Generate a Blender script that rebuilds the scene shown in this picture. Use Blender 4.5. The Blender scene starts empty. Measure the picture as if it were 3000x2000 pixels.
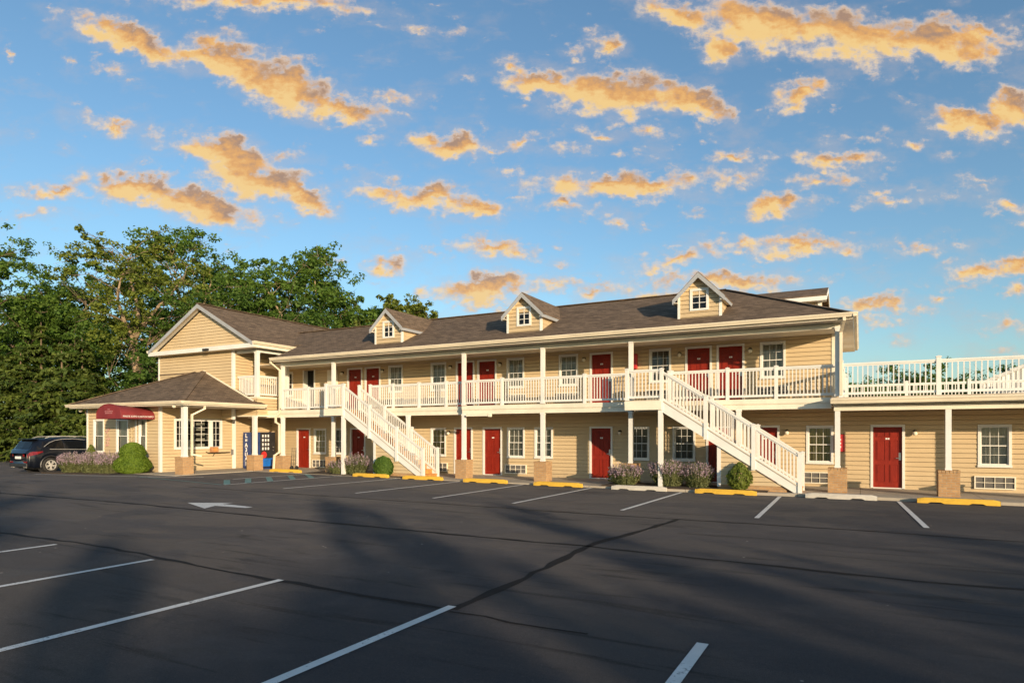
import bpy, math, random
import numpy as np
from mathutils import Vector, Matrix

C = bpy.context.scene
col = C.collection
R = math.radians

# ------------------------------------------------------------------ camera, sky, sun, exposure
YAW = R(28.2)
EYE = 1.87
cam = bpy.data.cameras.new('camera')
cam_ob = bpy.data.objects.new('camera', cam)
col.objects.link(cam_ob)
cam_ob.location = (0, 0, EYE)
cam_ob.rotation_euler = (R(90), 0, YAW)
cam.sensor_width = 36
cam.lens = 36 * 1903 / 3000
cam.shift_y = 272 / 3000
cam.clip_end = 5000
C.camera = cam_ob

SUN = Vector((1.3, -1.0, 0.285)).normalized()          # direction towards the sun
SUN_EL = math.asin(SUN.z)
SUN_AZ = math.atan2(SUN.x, SUN.y)
SKY_STRENGTH = 0.15
sun = bpy.data.lights.new('sun', 'SUN')
sun.energy = 4.25
sun.angle = R(0.53)
sun.color = (1.0, 0.78, 0.52)
sun_ob = bpy.data.objects.new('sun', sun)
col.objects.link(sun_ob)
sun_ob.rotation_euler = SUN.to_track_quat('Z', 'Y').to_euler()
sun_ob.location = (30, -25, 20)

C.view_settings.view_transform = 'Standard'
C.view_settings.look = 'None'
C.view_settings.exposure = 0.6
C.view_settings.gamma = 1
C.view_settings.use_curve_mapping = False

world = bpy.data.worlds.new('World')
C.world = world
world.use_nodes = True


class G:
    """small node-graph helper"""
    def __init__(s, tree):
        s.t = tree
        s.n = tree.nodes
        s.l = tree.links

    def node(s, kind, **kw):
        n = s.n.new(kind)
        for k, v in kw.items():
            setattr(n, k, v)
        return n

    def put(s, sock, v):
        if hasattr(v, 'links') or hasattr(v, 'is_linked'):
            s.l.new(v, sock)
        else:
            sock.default_value = v

    def math(s, op, a, b=0.0, c=0.0, clamp=False):
        n = s.node('ShaderNodeMath', operation=op, use_clamp=clamp)
        s.put(n.inputs[0], a)
        s.put(n.inputs[1], b)
        s.put(n.inputs[2], c)
        return n.outputs[0]

    def vmath(s, op, a, b=None):
        n = s.node('ShaderNodeVectorMath', operation=op)
        s.put(n.inputs[0], a)
        if b is not None:
            s.put(n.inputs[1], b)
        return n.outputs['Value'] if op in ('DOT_PRODUCT', 'LENGTH') else n.outputs[0]

    def mix(s, f, a, b, blend='MIX'):
        n = s.node('ShaderNodeMix', data_type='RGBA', blend_type=blend)
        s.put(n.inputs[0], f)
        s.put(n.inputs[6], a if not isinstance(a, tuple) else (*a, 1))
        s.put(n.inputs[7], b if not isinstance(b, tuple) else (*b, 1))
        return n.outputs[2]

    def noise(s, vec, scale, detail=4, rough=0.55, dist=0.0, out=0):
        n = s.node('ShaderNodeTexNoise')
        if vec is not None:
            s.l.new(vec, n.inputs['Vector'])
        n.inputs['Scale'].default_value = scale
        n.inputs['Detail'].default_value = detail
        n.inputs['Roughness'].default_value = rough
        n.inputs['Distortion'].default_value = dist
        return n.outputs[out]

    def ramp(s, f, lo, hi, a=0.0, b=1.0):
        n = s.node('ShaderNodeMapRange', interpolation_type='SMOOTHSTEP')
        s.put(n.inputs[0], f)
        n.inputs[1].default_value = lo
        n.inputs[2].default_value = hi
        n.inputs[3].default_value = a
        n.inputs[4].default_value = b
        return n.outputs[0]

    def mapping(s, vec, loc=(0, 0, 0), rot=(0, 0, 0), scale=(1, 1, 1), kind='POINT'):
        n = s.node('ShaderNodeMapping', vector_type=kind)
        s.l.new(vec, n.inputs[0])
        n.inputs[1].default_value = loc
        if kind != 'NORMAL':
            n.inputs[2].default_value = rot
        n.inputs[3].default_value = scale
        return n.outputs[0]


# clouds of the evening sky: (x, y, half width, half height, tilt) on a grid of sky directions
CLOUDS = [
    (610, 8, 290, 26, 3), (300, 95, 170, 42, 18), (500, 140, 130, 44, 22), (640, 190, 170, 58, 20), (770, 248, 120, 30, 12),
    (890, 235, 80, 14, 8), (480, 85, 62, 22, 0), (270, 293, 95, 14, 6), (250, 170, 46, 11, -8),
    (330, 438, 160, 38, 6), (450, 472, 170, 44, 12), (120, 435, 95, 18, 3), (520, 355, 150, 46, 12), (640, 365, 60, 17, 0),
    (590, 415, 150, 50, 16), (690, 455, 90, 36, 25), (1030, 337, 98, 40, 3), (1210, 325, 52, 18, -8), (1135, 342, 60, 14, 0),
    (980, 455, 165, 32, 2), (1075, 472, 80, 28, 0), (1245, 200, 112, 36, 8), (1420, 215, 195, 52, 4), (1600, 240, 112, 40, 22),
    (1190, 145, 32, 18, 20), (1430, 423, 255, 33, -4), (1300, 482, 62, 15, 0), (1560, 40, 110, 36, 18), (1760, 58, 180, 66, 8),
    (1950, 82, 220, 66, 5), (2150, 98, 185, 50, 6), (2270, 82, 70, 24, 0), (1650, 112, 60, 42, 20), (1390, 105, 42, 20, -8),
    (1320, 125, 26, 13, 0), (1840, 218, 82, 28, -6), (1825, 250, 46, 20, -10), (2230, 280, 112, 38, 6), (2330, 245, 62, 50, 0),
    (1920, 370, 112, 24, 2), (1890, 415, 82, 17, -6), (1790, 475, 92, 28, -10), (2010, 435, 72, 13, -5), (2050, 462, 92, 12, 0),
    (1690, 365, 62, 15, 8), (1690, 425, 46, 14, -12), (1150, 575, 98, 27, 5), (880, 612, 62, 20, -4), (965, 572, 46, 8, 3),
    (1850, 565, 155, 25, 0), (1560, 590, 112, 22, -8), (1700, 560, 60, 13, 0), (1110, 665, 135, 36, 0), (1260, 655, 52, 18, 0),
    (1370, 660, 75, 22, 0), (1650, 650, 225, 28, 0), (1500, 665, 95, 20, -4), (2280, 620, 115, 30, 3), (2120, 570, 52, 17, -18),
    (2330, 600, 62, 24, 0), (2000, 700, 92, 26, 0), (2060, 722, 62, 12, 0), (2300, 748, 56, 15, -4), (2082, 775, 32, 9, 0),
    (2310, 808, 42, 10, 0), (2340, 675, 22, 14, 0), (2250, 410, 32, 8, 0), (2250, 435, 30, 9, 12), (2310, 480, 52, 16, 10),
    (1360, 305, 48, 11, 16), (1500, 305, 42, 11, 0), (1490, 355, 26, 8, 0), (1300, 350, 42, 10, 0), (25, 125, 10, 18, 0),
    (152, 155, 10, 12, 0), (985, 70, 50, 8, 0), (1580, 490, 22, 10, 0), (1410, 502, 32, 12, 0), (2170, 352, 22, 9, 0),
    (1070, 180, 16, 7, 0), (855, 320, 26, 8, 5), (2480, 500, 90, 22, 0), (2500, 160, 120, 40, 0), (-130, 300, 110, 30, 0),
    (-100, 560, 90, 20, 0), (20, 715, 40, 16, 0), (120, 488, 30, 9, 8), (70, 490, 18, 9, 0), (1180, 395, 16, 7, 0),
    (2200, 540, 22, 7, 0), (2205, 660, 60, 10, 0), (1930, 322, 30, 9, 0), (2010, 325, 26, 12, 0), (2100, 330, 26, 8, 0),
    (2140, 690, 30, 8, 0), (1290, 600, 20, 10, 0), (650, 470, 26, 9, 0), (840, 420, 26, 8, 0), (900, 415, 20, 8, 0)]


def build_sky():
    g = G(world.node_tree)
    bg = g.n['Background']
    sky = g.node('ShaderNodeTexSky', sky_type='NISHITA')
    sky.sun_disc = False
    sky.sun_elevation = SUN_EL
    sky.sun_rotation = SUN_AZ
    sky.altitude = 0
    sky.air_density = 1.0
    sky.dust_density = 1.0
    sky.ozone_density = 2.0
    base = g.mix(1.0, sky.outputs[0], SKY_TINT, 'MULTIPLY')
    g.put(bg.inputs[0], base)
    bg.inputs[1].default_value = SKY_STRENGTH
    d = g.node('ShaderNodeTexCoord').outputs['Generated']
    f = (-math.sin(YAW), math.cos(YAW), 0)
    r = (math.cos(YAW), math.sin(YAW), 0)
    dfw = g.vmath('DOT_PRODUCT', d, f)
    df = g.math('MAXIMUM', dfw, 0.08)
    u = g.math('DIVIDE', g.vmath('DOT_PRODUCT', d, r), df)
    v = g.math('DIVIDE', g.vmath('DOT_PRODUCT', d, (0, 0, 1)), df)
    inside = g.math('MULTIPLY', g.math('MULTIPLY', g.math('GREATER_THAN', dfw, 0.3), g.math('LESS_THAN', g.math('ABSOLUTE', u), 1.0)),
                    g.math('MULTIPLY', g.math('GREATER_THAN', v, 0.0), g.math('LESS_THAN', v, 0.8)))
    cmb = g.node('ShaderNodeCombineXYZ')
    g.l.new(u, cmb.inputs[0])
    g.l.new(v, cmb.inputs[1])
    p = cmb.outputs[0]
    k = 2352 / 3000 * 1903
    # push the directions about a little so that outlines break up
    w1 = g.noise(g.mapping(p, scale=(1, 1.5, 1)), 11, 6, 0.66, out=1)
    w2 = g.vmath('SUBTRACT', w1, (0.5, 0.5, 0.5))
    sc = g.node('ShaderNodeVectorMath', operation='SCALE')
    g.l.new(w2, sc.inputs[0])
    sc.inputs[3].default_value = 0.095
    pw = g.vmath('ADD', p, sc.outputs[0])
    n1 = g.noise(g.mapping(p, scale=(1, 1.3, 1)), 30, 7, 0.58)
    n2 = g.noise(g.mapping(p, loc=(3, 1, 0), scale=(1, 1.7, 1)), 15, 5, 0.6)
    n3 = g.noise(g.mapping(p, loc=(7, 2, 0), scale=(1, 2.0, 1)), 13, 5, 0.6, 0.4)
    n1b = g.noise(g.mapping(p, loc=(0.004, 0.0065, 0), scale=(1, 1.3, 1)), 30, 4, 0.58)
    rel = g.math('SUBTRACT', n1b, n1)
    low = g.ramp(v, 0.02, 0.30, 0.40, 0.0)
    e = 2 ** C.view_settings.exposure
    s = 0.93 / SKY_STRENGTH / e

    shared = [('p_warped', pw, 'NodeSocketVector'), ('n1', n1, 'NodeSocketFloat'), ('n2', n2, 'NodeSocketFloat'), ('n3', n3, 'NodeSocketFloat'), ('rel', rel, 'NodeSocketFloat'), ('low', low, 'NodeSocketFloat'), ('base', base, 'NodeSocketColor')]

    def cell(u0, u1, v0, v1):
        grp = bpy.data.node_groups.new('cloud_patch', 'ShaderNodeTree')
        for nm, sock, kind in shared:
            grp.interface.new_socket(nm, in_out='INPUT', socket_type=kind)
        grp.interface.new_socket('Color', in_out='OUTPUT', socket_type='NodeSocketColor')
        gn = g.node('ShaderNodeGroup')
        gn.node_tree = grp
        for nm, sock, kind in shared:
            g.l.new(sock, gn.inputs[nm])
        b = g.node('ShaderNodeBackground')
        b.inputs[1].default_value = SKY_STRENGTH
        g.l.new(gn.outputs[0], b.inputs[0])
        fill(G(grp), u0, u1, v0, v1)
        return b.outputs[0]

    def fill(g, u0, u1, v0, v1):
        gi = g.node('NodeGroupInput')
        pw, n1, n2, n3, rel, low, base = [gi.outputs[nm] for nm, _s, _k in shared]
        D = S = W = None
        pk = pw
        i = 0
        for (x, y, a, b, t) in CLOUDS:
            cx, cy = (x - 1176) / k, (1272 / 1.27551 - y) / k
            ra, rb = a * 1.0 / k, b * 1.0 / k
            ct, st = abs(math.cos(R(t))), abs(math.sin(R(t)))
            ex, ey = ra * ct + rb * st + 0.045, rb * ct + ra * st + 0.045
            if cx + ex < u0 or cx - ex > u1 or cy + ey < v0 or cy - ey > v1:
                continue
            if D is not None and i % 3 == 0:      # makes the nodes run one after the other
                nd = g.node('ShaderNodeVectorMath', operation='MULTIPLY_ADD')
                g.l.new(S, nd.inputs[0])
                nd.inputs[1].default_value = (1e-7, 1e-7, 0)
                g.l.new(pw, nd.inputs[2])
                pk = nd.outputs[0]
            i += 1
            m = g.mapping(pk, loc=(cx, cy, 0), rot=(0, 0, -R(t)), scale=(ra, rb, 1), kind='TEXTURE')
            ln = g.vmath('LENGTH', m)
            hh = min(b, 40) / k
            di = g.math('MULTIPLY_ADD', ln, -hh, hh)
            up = g.vmath('DOT_PRODUCT', m, (0.35, 0.95, 0))
            w = g.math('MAXIMUM', g.math('ADD', di, 0.004), 0.0)
            D = di if D is None else g.math('MAXIMUM', D, di)
            S = g.math('MULTIPLY', w, up) if S is None else g.math('MULTIPLY_ADD', w, up, S)
            W = g.math('ADD', w, 1e-5) if W is None else g.math('ADD', W, w)
        side = g.math('DIVIDE', S, W)
        D = g.math('MAXIMUM', D, g.math('MULTIPLY', g.math('SUBTRACT', n3, 0.665), 0.10))
        dd = g.math('MULTIPLY_ADD', g.math('SUBTRACT', n1, 0.5), 0.046, D)
        dens = g.ramp(dd, -0.0060, 0.0125)
        # tone: bright low rims, brown shaded tops; noise and relief break it up
        tone = g.math('MULTIPLY_ADD', g.math('SUBTRACT', n2, 0.5), 1.5, g.math('MULTIPLY', side, 1.7))
        tone = g.math('MULTIPLY_ADD', rel, 1.7, tone)
        deep = g.ramp(dd, 0.002, 0.015)
        gold, orange, brown = (1.0, 0.68, 0.27), (0.88, 0.45, 0.14), (0.42, 0.275, 0.20)
        cc = g.mix(g.ramp(tone, -0.5, 0.3), gold, orange)
        cc = g.mix(g.math('MULTIPLY', g.ramp(tone, 0.05, 1.0, 0, 0.95), g.ramp(dd, 0.003, 0.015)), cc, brown)
        pe = g.mix(g.ramp(rel, -0.12, 0.16), (1.0, 0.82, 0.64), (0.66, 0.54, 0.47))
        cc = g.mix(deep, pe, cc)
        cc = g.mix(low, cc, (0.74, 0.60, 0.45))
        veil = g.ramp(g.math('MULTIPLY_ADD', g.math('SUBTRACT', n2, 0.5), 0.075, D), -0.016, 0.016, 0, 0.30)
        cc = g.mix(dens, (0.62, 0.52, 0.50), cc)
        dens = g.math('MAXIMUM', dens, veil)
        cs = g.mix(1.0, cc, (s, s, s), 'MULTIPLY')
        go = g.node('NodeGroupOutput')
        g.l.new(g.mix(g.math('MULTIPLY', dens, 0.95), base, cs), go.inputs[0])

    def choose(fac, a, b):
        m = g.node('ShaderNodeMixShader')
        g.l.new(fac, m.inputs[0])
        g.l.new(a, m.inputs[1])
        g.l.new(b, m.inputs[2])
        return m.outputs[0]
    us, vs = [-1.0, -0.40, 0.0, 0.40, 1.0], [0.0, 0.33, 0.8]
    cols = []
    for a, b in zip(us, us[1:]):
        lo, hi = cell(a, b, vs[0], vs[1]), cell(a, b, vs[1], vs[2])
        cols.append(choose(g.math('GREATER_THAN', v, vs[1]), lo, hi))
    left = choose(g.math('GREATER_THAN', u, us[1]), cols[0], cols[1])
    right = choose(g.math('GREATER_THAN', u, us[3]), cols[2], cols[3])
    both = choose(g.math('GREATER_THAN', u, us[2]), left, right)
    g.l.new(choose(inside, bg.outputs[0], both), g.n['World Output'].inputs[0])


SKY_TINT = (0.75, 0.88, 0.92)
build_sky()

# ------------------------------------------------------------------ materials
def mat(name):
    m = bpy.data.materials.new(name)
    m.use_nodes = True
    g = G(m.node_tree)
    return m, g, g.n['Principled BSDF']


def bump(g, b, h, strength=0.3, dist=0.01):
    n = g.node('ShaderNodeBump')
    n.inputs['Strength'].default_value = strength
    n.inputs['Distance'].default_value = dist
    g.l.new(h, n.inputs['Height'])
    g.l.new(n.outputs[0], b.inputs['Normal'])


def plain(name, c, rough=0.5, var=0.12, scale=3.0, metal=0.0, spec=0.5, bmp=0.0, coat=0.0):
    m, g, b = mat(name)
    o = g.node('ShaderNodeTexCoord').outputs['Object']
    n = g.noise(o, scale, 6, 0.6)
    lo = tuple(x * (1 - var) for x in c)
    hi = tuple(min(1, x * (1 + var)) for x in c)
    g.put(b.inputs['Base Color'], g.mix(g.ramp(n, 0.3, 0.7), lo, hi))
    b.inputs['Roughness'].default_value = rough
    b.inputs['Metallic'].default_value = metal
    b.inputs['Specular IOR Level'].default_value = spec
    b.inputs['Coat Weight'].default_value = coat
    if bmp:
        bump(g, b, g.noise(o, scale * 12, 4, 0.6), bmp, 0.004)
    return m


def m_siding():
    m, g, b = mat('vinyl siding')
    o = g.node('ShaderNodeTexCoord').outputs['Object']
    sx = g.node('ShaderNodeSeparateXYZ')
    g.l.new(o, sx.inputs[0])
    big = g.noise(o, 0.45, 4, 0.55)
    row = g.math('FLOOR', g.math('DIVIDE', sx.outputs[2], 0.15))
    wn = g.node('ShaderNodeTexWhiteNoise', noise_dimensions='2D')
    cmb = g.node('ShaderNodeCombineXYZ')
    g.l.new(row, cmb.inputs[0])
    g.l.new(g.math('FLOOR', g.math('DIVIDE', g.math('ADD', sx.outputs[0], g.math('ADD', sx.outputs[1], g.math('MULTIPLY', row, 1.37))), 3.6)), cmb.inputs[1])
    g.l.new(cmb.outputs[0], wn.inputs['Vector'])
    c = g.mix(g.ramp(big, 0.3, 0.7), (0.53, 0.40, 0.237), (0.60, 0.465, 0.285))
    c = g.mix(g.math('MULTIPLY', wn.outputs[0], 0.35), c, (0.49, 0.37, 0.22))
    dirt = g.noise(g.mapping(o, scale=(5, 5, 0.7)), 1.3, 5, 0.65)
    c = g.mix(g.ramp(dirt, 0.56, 0.82, 0, 0.28), c, (0.34, 0.25, 0.15))
    spl = g.math('MULTIPLY', g.ramp(sx.outputs[2], 0.05, 0.75, 1, 0), g.ramp(g.noise(o, 2.6, 5, 0.65), 0.35, 0.75, 0.1, 0.55))
    c = g.mix(spl, c, (0.36, 0.29, 0.19))
    g.put(b.inputs['Base Color'], c)
    b.inputs['Roughness'].default_value = 0.55
    b.inputs['Specular IOR Level'].default_value = 0.3
    bump(g, b, g.noise(g.mapping(o, scale=(2, 2, 24)), 6, 3, 0.6), 0.12, 0.004)
    return m


def m_shingle():
    m, g, b = mat('asphalt shingles')
    o = g.node('ShaderNodeTexCoord').outputs['Object']
    sx = g.node('ShaderNodeSeparateXYZ')
    g.l.new(o, sx.inputs[0])
    cmb = g.node('ShaderNodeCombineXYZ')
    g.l.new(g.math('ADD', sx.outputs[0], sx.outputs[1]), cmb.inputs[0])
    g.l.new(g.math('MULTIPLY', sx.outputs[2], 2.4), cmb.inputs[1])
    br = g.node('ShaderNodeTexBrick')
    g.l.new(cmb.outputs[0], br.inputs['Vector'])
    br.offset = 0.37
    for k_, v_ in (('Scale', 1.0), ('Mortar Size', 0.006), ('Mortar Smooth', 0.3), ('Bias', -0.1), ('Brick Width', 0.33), ('Row Height', 0.14)):
        br.inputs[k_].default_value = v_
    br.inputs['Color1'].default_value = (0.125, 0.092, 0.066, 1)
    br.inputs['Color2'].default_value = (0.205, 0.152, 0.110, 1)
    br.inputs['Mortar'].default_value = (0.060, 0.045, 0.034, 1)
    nz = g.noise(g.mapping(cmb.outputs[0], scale=(1, 3, 1)), 2.2, 6, 0.7)
    c = g.mix(g.ramp(nz, 0.25, 0.75), (0.62, 0.6, 0.58), (1.25, 1.2, 1.15))
    c = g.mix(1.0, br.outputs['Color'], c, 'MULTIPLY')
    st = g.noise(g.mapping(o, scale=(1.6, 1.6, 0.3)), 0.8, 5, 0.6)
    c = g.mix(g.ramp(st, 0.52, 0.75, 0, 0.35), c, (0.085, 0.068, 0.055))
    g.put(b.inputs['Base Color'], c)
    b.inputs['Roughness'].default_value = 0.92
    b.inputs['Specular IOR Level'].default_value = 0.2
    h = g.math('ADD', g.math('MULTIPLY', br.outputs['Fac'], -0.8), g.math('MULTIPLY', g.noise(o, 60, 3, 0.7), 0.5))
    bump(g, b, h, 0.55, 0.012)
    return m


def m_brick():
    m, g, b = mat('tan brick')
    o = g.node('ShaderNodeTexCoord').outputs['Object']
    sx = g.node('ShaderNodeSeparateXYZ')
    g.l.new(o, sx.inputs[0])
    cmb = g.node('ShaderNodeCombineXYZ')
    g.l.new(g.math('ADD', sx.outputs[0], sx.outputs[1]), cmb.inputs[0])
    g.l.new(sx.outputs[2], cmb.inputs[1])
    br = g.node('ShaderNodeTexBrick')
    g.l.new(cmb.outputs[0], br.inputs['Vector'])
    for k_, v_ in (('Scale', 1.0), ('Mortar Size', 0.009), ('Mortar Smooth', 0.2), ('Bias', 0.0), ('Brick Width', 0.215), ('Row Height', 0.073)):
        br.inputs[k_].default_value = v_
    br.inputs['Color1'].default_value = (0.50, 0.30, 0.14, 1)
    br.inputs['Color2'].default_value = (0.40, 0.225, 0.10, 1)
    br.inputs['Mortar'].default_value = (0.40, 0.31, 0.21, 1)
    n = g.noise(o, 9, 5, 0.6)
    c = g.mix(g.ramp(n, 0.3, 0.75, 0, 0.5), br.outputs['Color'], (0.25, 0.16, 0.09))
    g.put(b.inputs['Base Color'], c)
    b.inputs['Roughness'].default_value = 0.9
    b.inputs['Specular IOR Level'].default_value = 0.2
    bump(g, b, g.math('ADD', g.math('MULTIPLY', br.outputs['Fac'], -1.0), g.math('MULTIPLY', g.noise(o, 70, 3, 0.7), 0.4)), 0.6, 0.008)
    return m


def m_asphalt():
    m, g, b = mat('sealed asphalt')
    o = g.node('ShaderNodeTexCoord').outputs['Object']
    a = g.noise(g.mapping(o, scale=(0.5, 1.0, 1)), 0.33, 6, 0.62, 0.4)
    f = g.noise(o, 85, 4, 0.75)
    c = g.mix(g.ramp(a, 0.3, 0.72), (0.029, 0.0300, 0.0370), (0.056, 0.0530, 0.0575))
    streak = g.noise(g.mapping(o, rot=(0, 0, 0.05), scale=(0.12, 1.7, 1)), 1.2, 6, 0.65, 0.6)
    c = g.mix(g.ramp(streak, 0.52, 0.75, 0, 0.5), c, (0.072, 0.066, 0.064))
    oil = g.noise(o, 0.9, 5, 0.55, 0.5)
    c = g.mix(g.ramp(oil, 0.62, 0.74, 0, 0.5), c, (0.012, 0.012, 0.0125))
    pt = g.noise(g.mapping(o, scale=(1, 1.3, 1)), 0.16, 3, 0.5, 1.5)
    c = g.mix(g.ramp(pt, 0.50, 0.52, 0, 0.42), c, (0.066, 0.060, 0.058))
    mk = g.noise(g.mapping(o, rot=(0, 0, 0.35), scale=(0.35, 3.5, 1)), 0.8, 4, 0.6, 1.2)
    c = g.mix(g.ramp(mk, 0.55, 0.70, 0, 0.75), c, (0.014, 0.0135, 0.0145))
    fine = g.noise(o, 24, 5, 0.8)
    c = g.mix(g.ramp(fine, 0.50, 0.75, 0, 0.6), c, (0.095, 0.089, 0.086))
    c = g.mix(g.ramp(f, 0.30, 0.72), g.mix(1.0, c, (0.62, 0.62, 0.62), 'MULTIPLY'), g.mix(1.0, c, (1.32, 1.32, 1.32), 'MULTIPLY'))
    sp = g.node('ShaderNodeTexVoronoi', feature='F1')
    g.l.new(o, sp.inputs['Vector'])
    sp.inputs['Scale'].default_value = 3.2
    spk = g.ramp(sp.outputs['Distance'], 0.05, 0.075, 1, 0)
    pick = g.ramp(g.noise(o, 1.7, 2, 0.5), 0.60, 0.62)
    c = g.mix(g.math('MULTIPLY', spk, g.math('MULTIPLY', pick, 0.8)), c, (0.33, 0.31, 0.29))
    g.put(b.inputs['Base Color'], c)
    g.put(b.inputs['Roughness'], g.ramp(oil, 0.45, 0.75, 0.86, 0.66))
    b.inputs['Specular IOR Level'].default_value = 0.3
    b.inputs['Diffuse Roughness'].default_value = 1.0
    h = g.math('ADD', f, g.math('MULTIPLY', g.noise(o, 9, 4, 0.6), 0.6))
    bump(g, b, h, 1.0, 0.014)
    return m


def m_paint(name, c, wear=(0.05, 0.046, 0.042)):
    m, g, b = mat(name)
    o = g.node('ShaderNodeTexCoord').outputs['Object']
    n = g.noise(o, 26, 7, 0.75)
    n2 = g.noise(o, 2.2, 4, 0.6)
    k = g.math('ADD', n, g.math('MULTIPLY', g.math('SUBTRACT', n2, 0.5), 0.5))
    cc = g.mix(g.ramp(n2, 0.3, 0.7), tuple(x * 0.82 for x in c), c)
    g.put(b.inputs['Base Color'], g.mix(g.ramp(k, 0.565, 0.70), cc, wear))
    b.inputs['Roughness'].default_value = 0.75
    bump(g, b, g.noise(o, 85, 3, 0.7), 0.3, 0.004)
    return m


def m_concrete(name, c, stain=0.35):
    m, g, b = mat(name)
    o = g.node('ShaderNodeTexCoord').outputs['Object']
    n = g.noise(o, 1.4, 7, 0.65)
    cc = g.mix(g.ramp(n, 0.28, 0.72), tuple(x * (1 - stain) for x in c), c)
    s = g.noise(g.mapping(o, scale=(1, 2.5, 1)), 0.9, 6, 0.6, 0.6)
    cc = g.mix(g.ramp(s, 0.58, 0.78, 0, 0.5), cc, tuple(x * 0.45 for x in c))
    fl = g.noise(o, 55, 4, 0.7)
    cc = g.mix(g.ramp(fl, 0.62, 0.8, 0, 0.35), cc, tuple(x * 0.6 for x in c))
    g.put(b.inputs['Base Color'], cc)
    b.inputs['Roughness'].default_value = 0.9
    bump(g, b, fl, 0.4, 0.005)
    return m


def m_leaf(name, c1, c2, trans=0.35, patch=0.8):
    m, g, b = mat(name)
    o = g.node('ShaderNodeTexCoord').outputs['Object']
    n = g.noise(o, patch, 3, 0.6)
    geo = g.node('ShaderNodeNewGeometry')
    f = g.math('MULTIPLY_ADD', geo.outputs['Random Per Island'], 0.55, g.math('MULTIPLY', g.ramp(n, 0.3, 0.7), 0.5))
    c = g.mix(f, c1, c2)
    g.put(b.inputs['Base Color'], c)
    b.inputs['Roughness'].default_value = 0.6
    b.inputs['Specular IOR Level'].default_value = 0.25
    tr = g.node('ShaderNodeBsdfTranslucent')
    g.put(tr.inputs[0], g.mix(1.0, c, (1.5, 1.6, 0.8), 'MULTIPLY'))
    mx = g.node('ShaderNodeMixShader')
    mx.inputs[0].default_value = trans
    g.l.new(b.outputs[0], mx.inputs[1])
    g.l.new(tr.outputs[0], mx.inputs[2])
    g.l.new(mx.outputs[0], g.n['Material Output'].inputs[0])
    return m


def m_bark(name, c):
    m, g, b = mat(name)
    o = g.node('ShaderNodeTexCoord').outputs['Object']
    n = g.noise(g.mapping(o, scale=(3, 3, 0.6)), 2.2, 7, 0.7)
    g.put(b.inputs['Base Color'], g.mix(g.ramp(n, 0.3, 0.7), tuple(x * 0.5 for x in c), c))
    b.inputs['Roughness'].default_value = 0.95
    bump(g, b, n, 0.8, 0.05)
    return m


def m_glass():
    m, g, b = mat('window glass')
    gl = g.node('ShaderNodeBsdfGlossy')
    gl.inputs['Roughness'].default_value = 0.03
    o = g.node('ShaderNodeTexCoord').outputs['Object']
    bn = g.node('ShaderNodeBump')
    bn.inputs['Strength'].default_value = 0.06
    bn.inputs['Distance'].default_value = 0.02
    g.l.new(g.noise(o, 1.6, 2, 0.5), bn.inputs['Height'])
    g.l.new(bn.outputs[0], gl.inputs['Normal'])
    tr = g.node('ShaderNodeBsdfTransparent')
    tr.inputs[0].default_value = (0.82, 0.84, 0.81, 1)
    fr = g.node('ShaderNodeFresnel')
    fr.inputs[0].default_value = 1.6
    mx = g.node('ShaderNodeMixShader')
    g.l.new(g.math('MULTIPLY_ADD', fr.outputs[0], 0.9, 0.0, clamp=True), mx.inputs[0])
    g.l.new(tr.outputs[0], mx.inputs[1])
    g.l.new(gl.outputs[0], mx.inputs[2])
    g.l.new(mx.outputs[0], g.n['Material Output'].inputs[0])
    return m


def m_curtain(name, c):
    m, g, b = mat(name)
    o = g.node('ShaderNodeTexCoord').outputs['Object']
    w = g.noise(g.mapping(o, scale=(9, 9, 0.25)), 1.6, 3, 0.6)
    g.put(b.inputs['Base Color'], g.mix(g.ramp(w, 0.3, 0.7), tuple(x * 0.55 for x in c), c))
    b.inputs['Roughness'].default_value = 0.95
    return m


def m_red_door():
    m, g, b = mat('red door paint')
    o = g.node('ShaderNodeTexCoord').outputs['Object']
    n = g.noise(g.mapping(o, scale=(2, 2, 0.5)), 3, 6, 0.65)
    g.put(b.inputs['Base Color'], g.mix(g.ramp(n, 0.3, 0.72), (0.19, 0.013, 0.0055), (0.26, 0.020, 0.008)))
    b.inputs['Roughness'].default_value = 0.5
    b.inputs['Specular IOR Level'].default_value = 0.28
    return m


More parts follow.
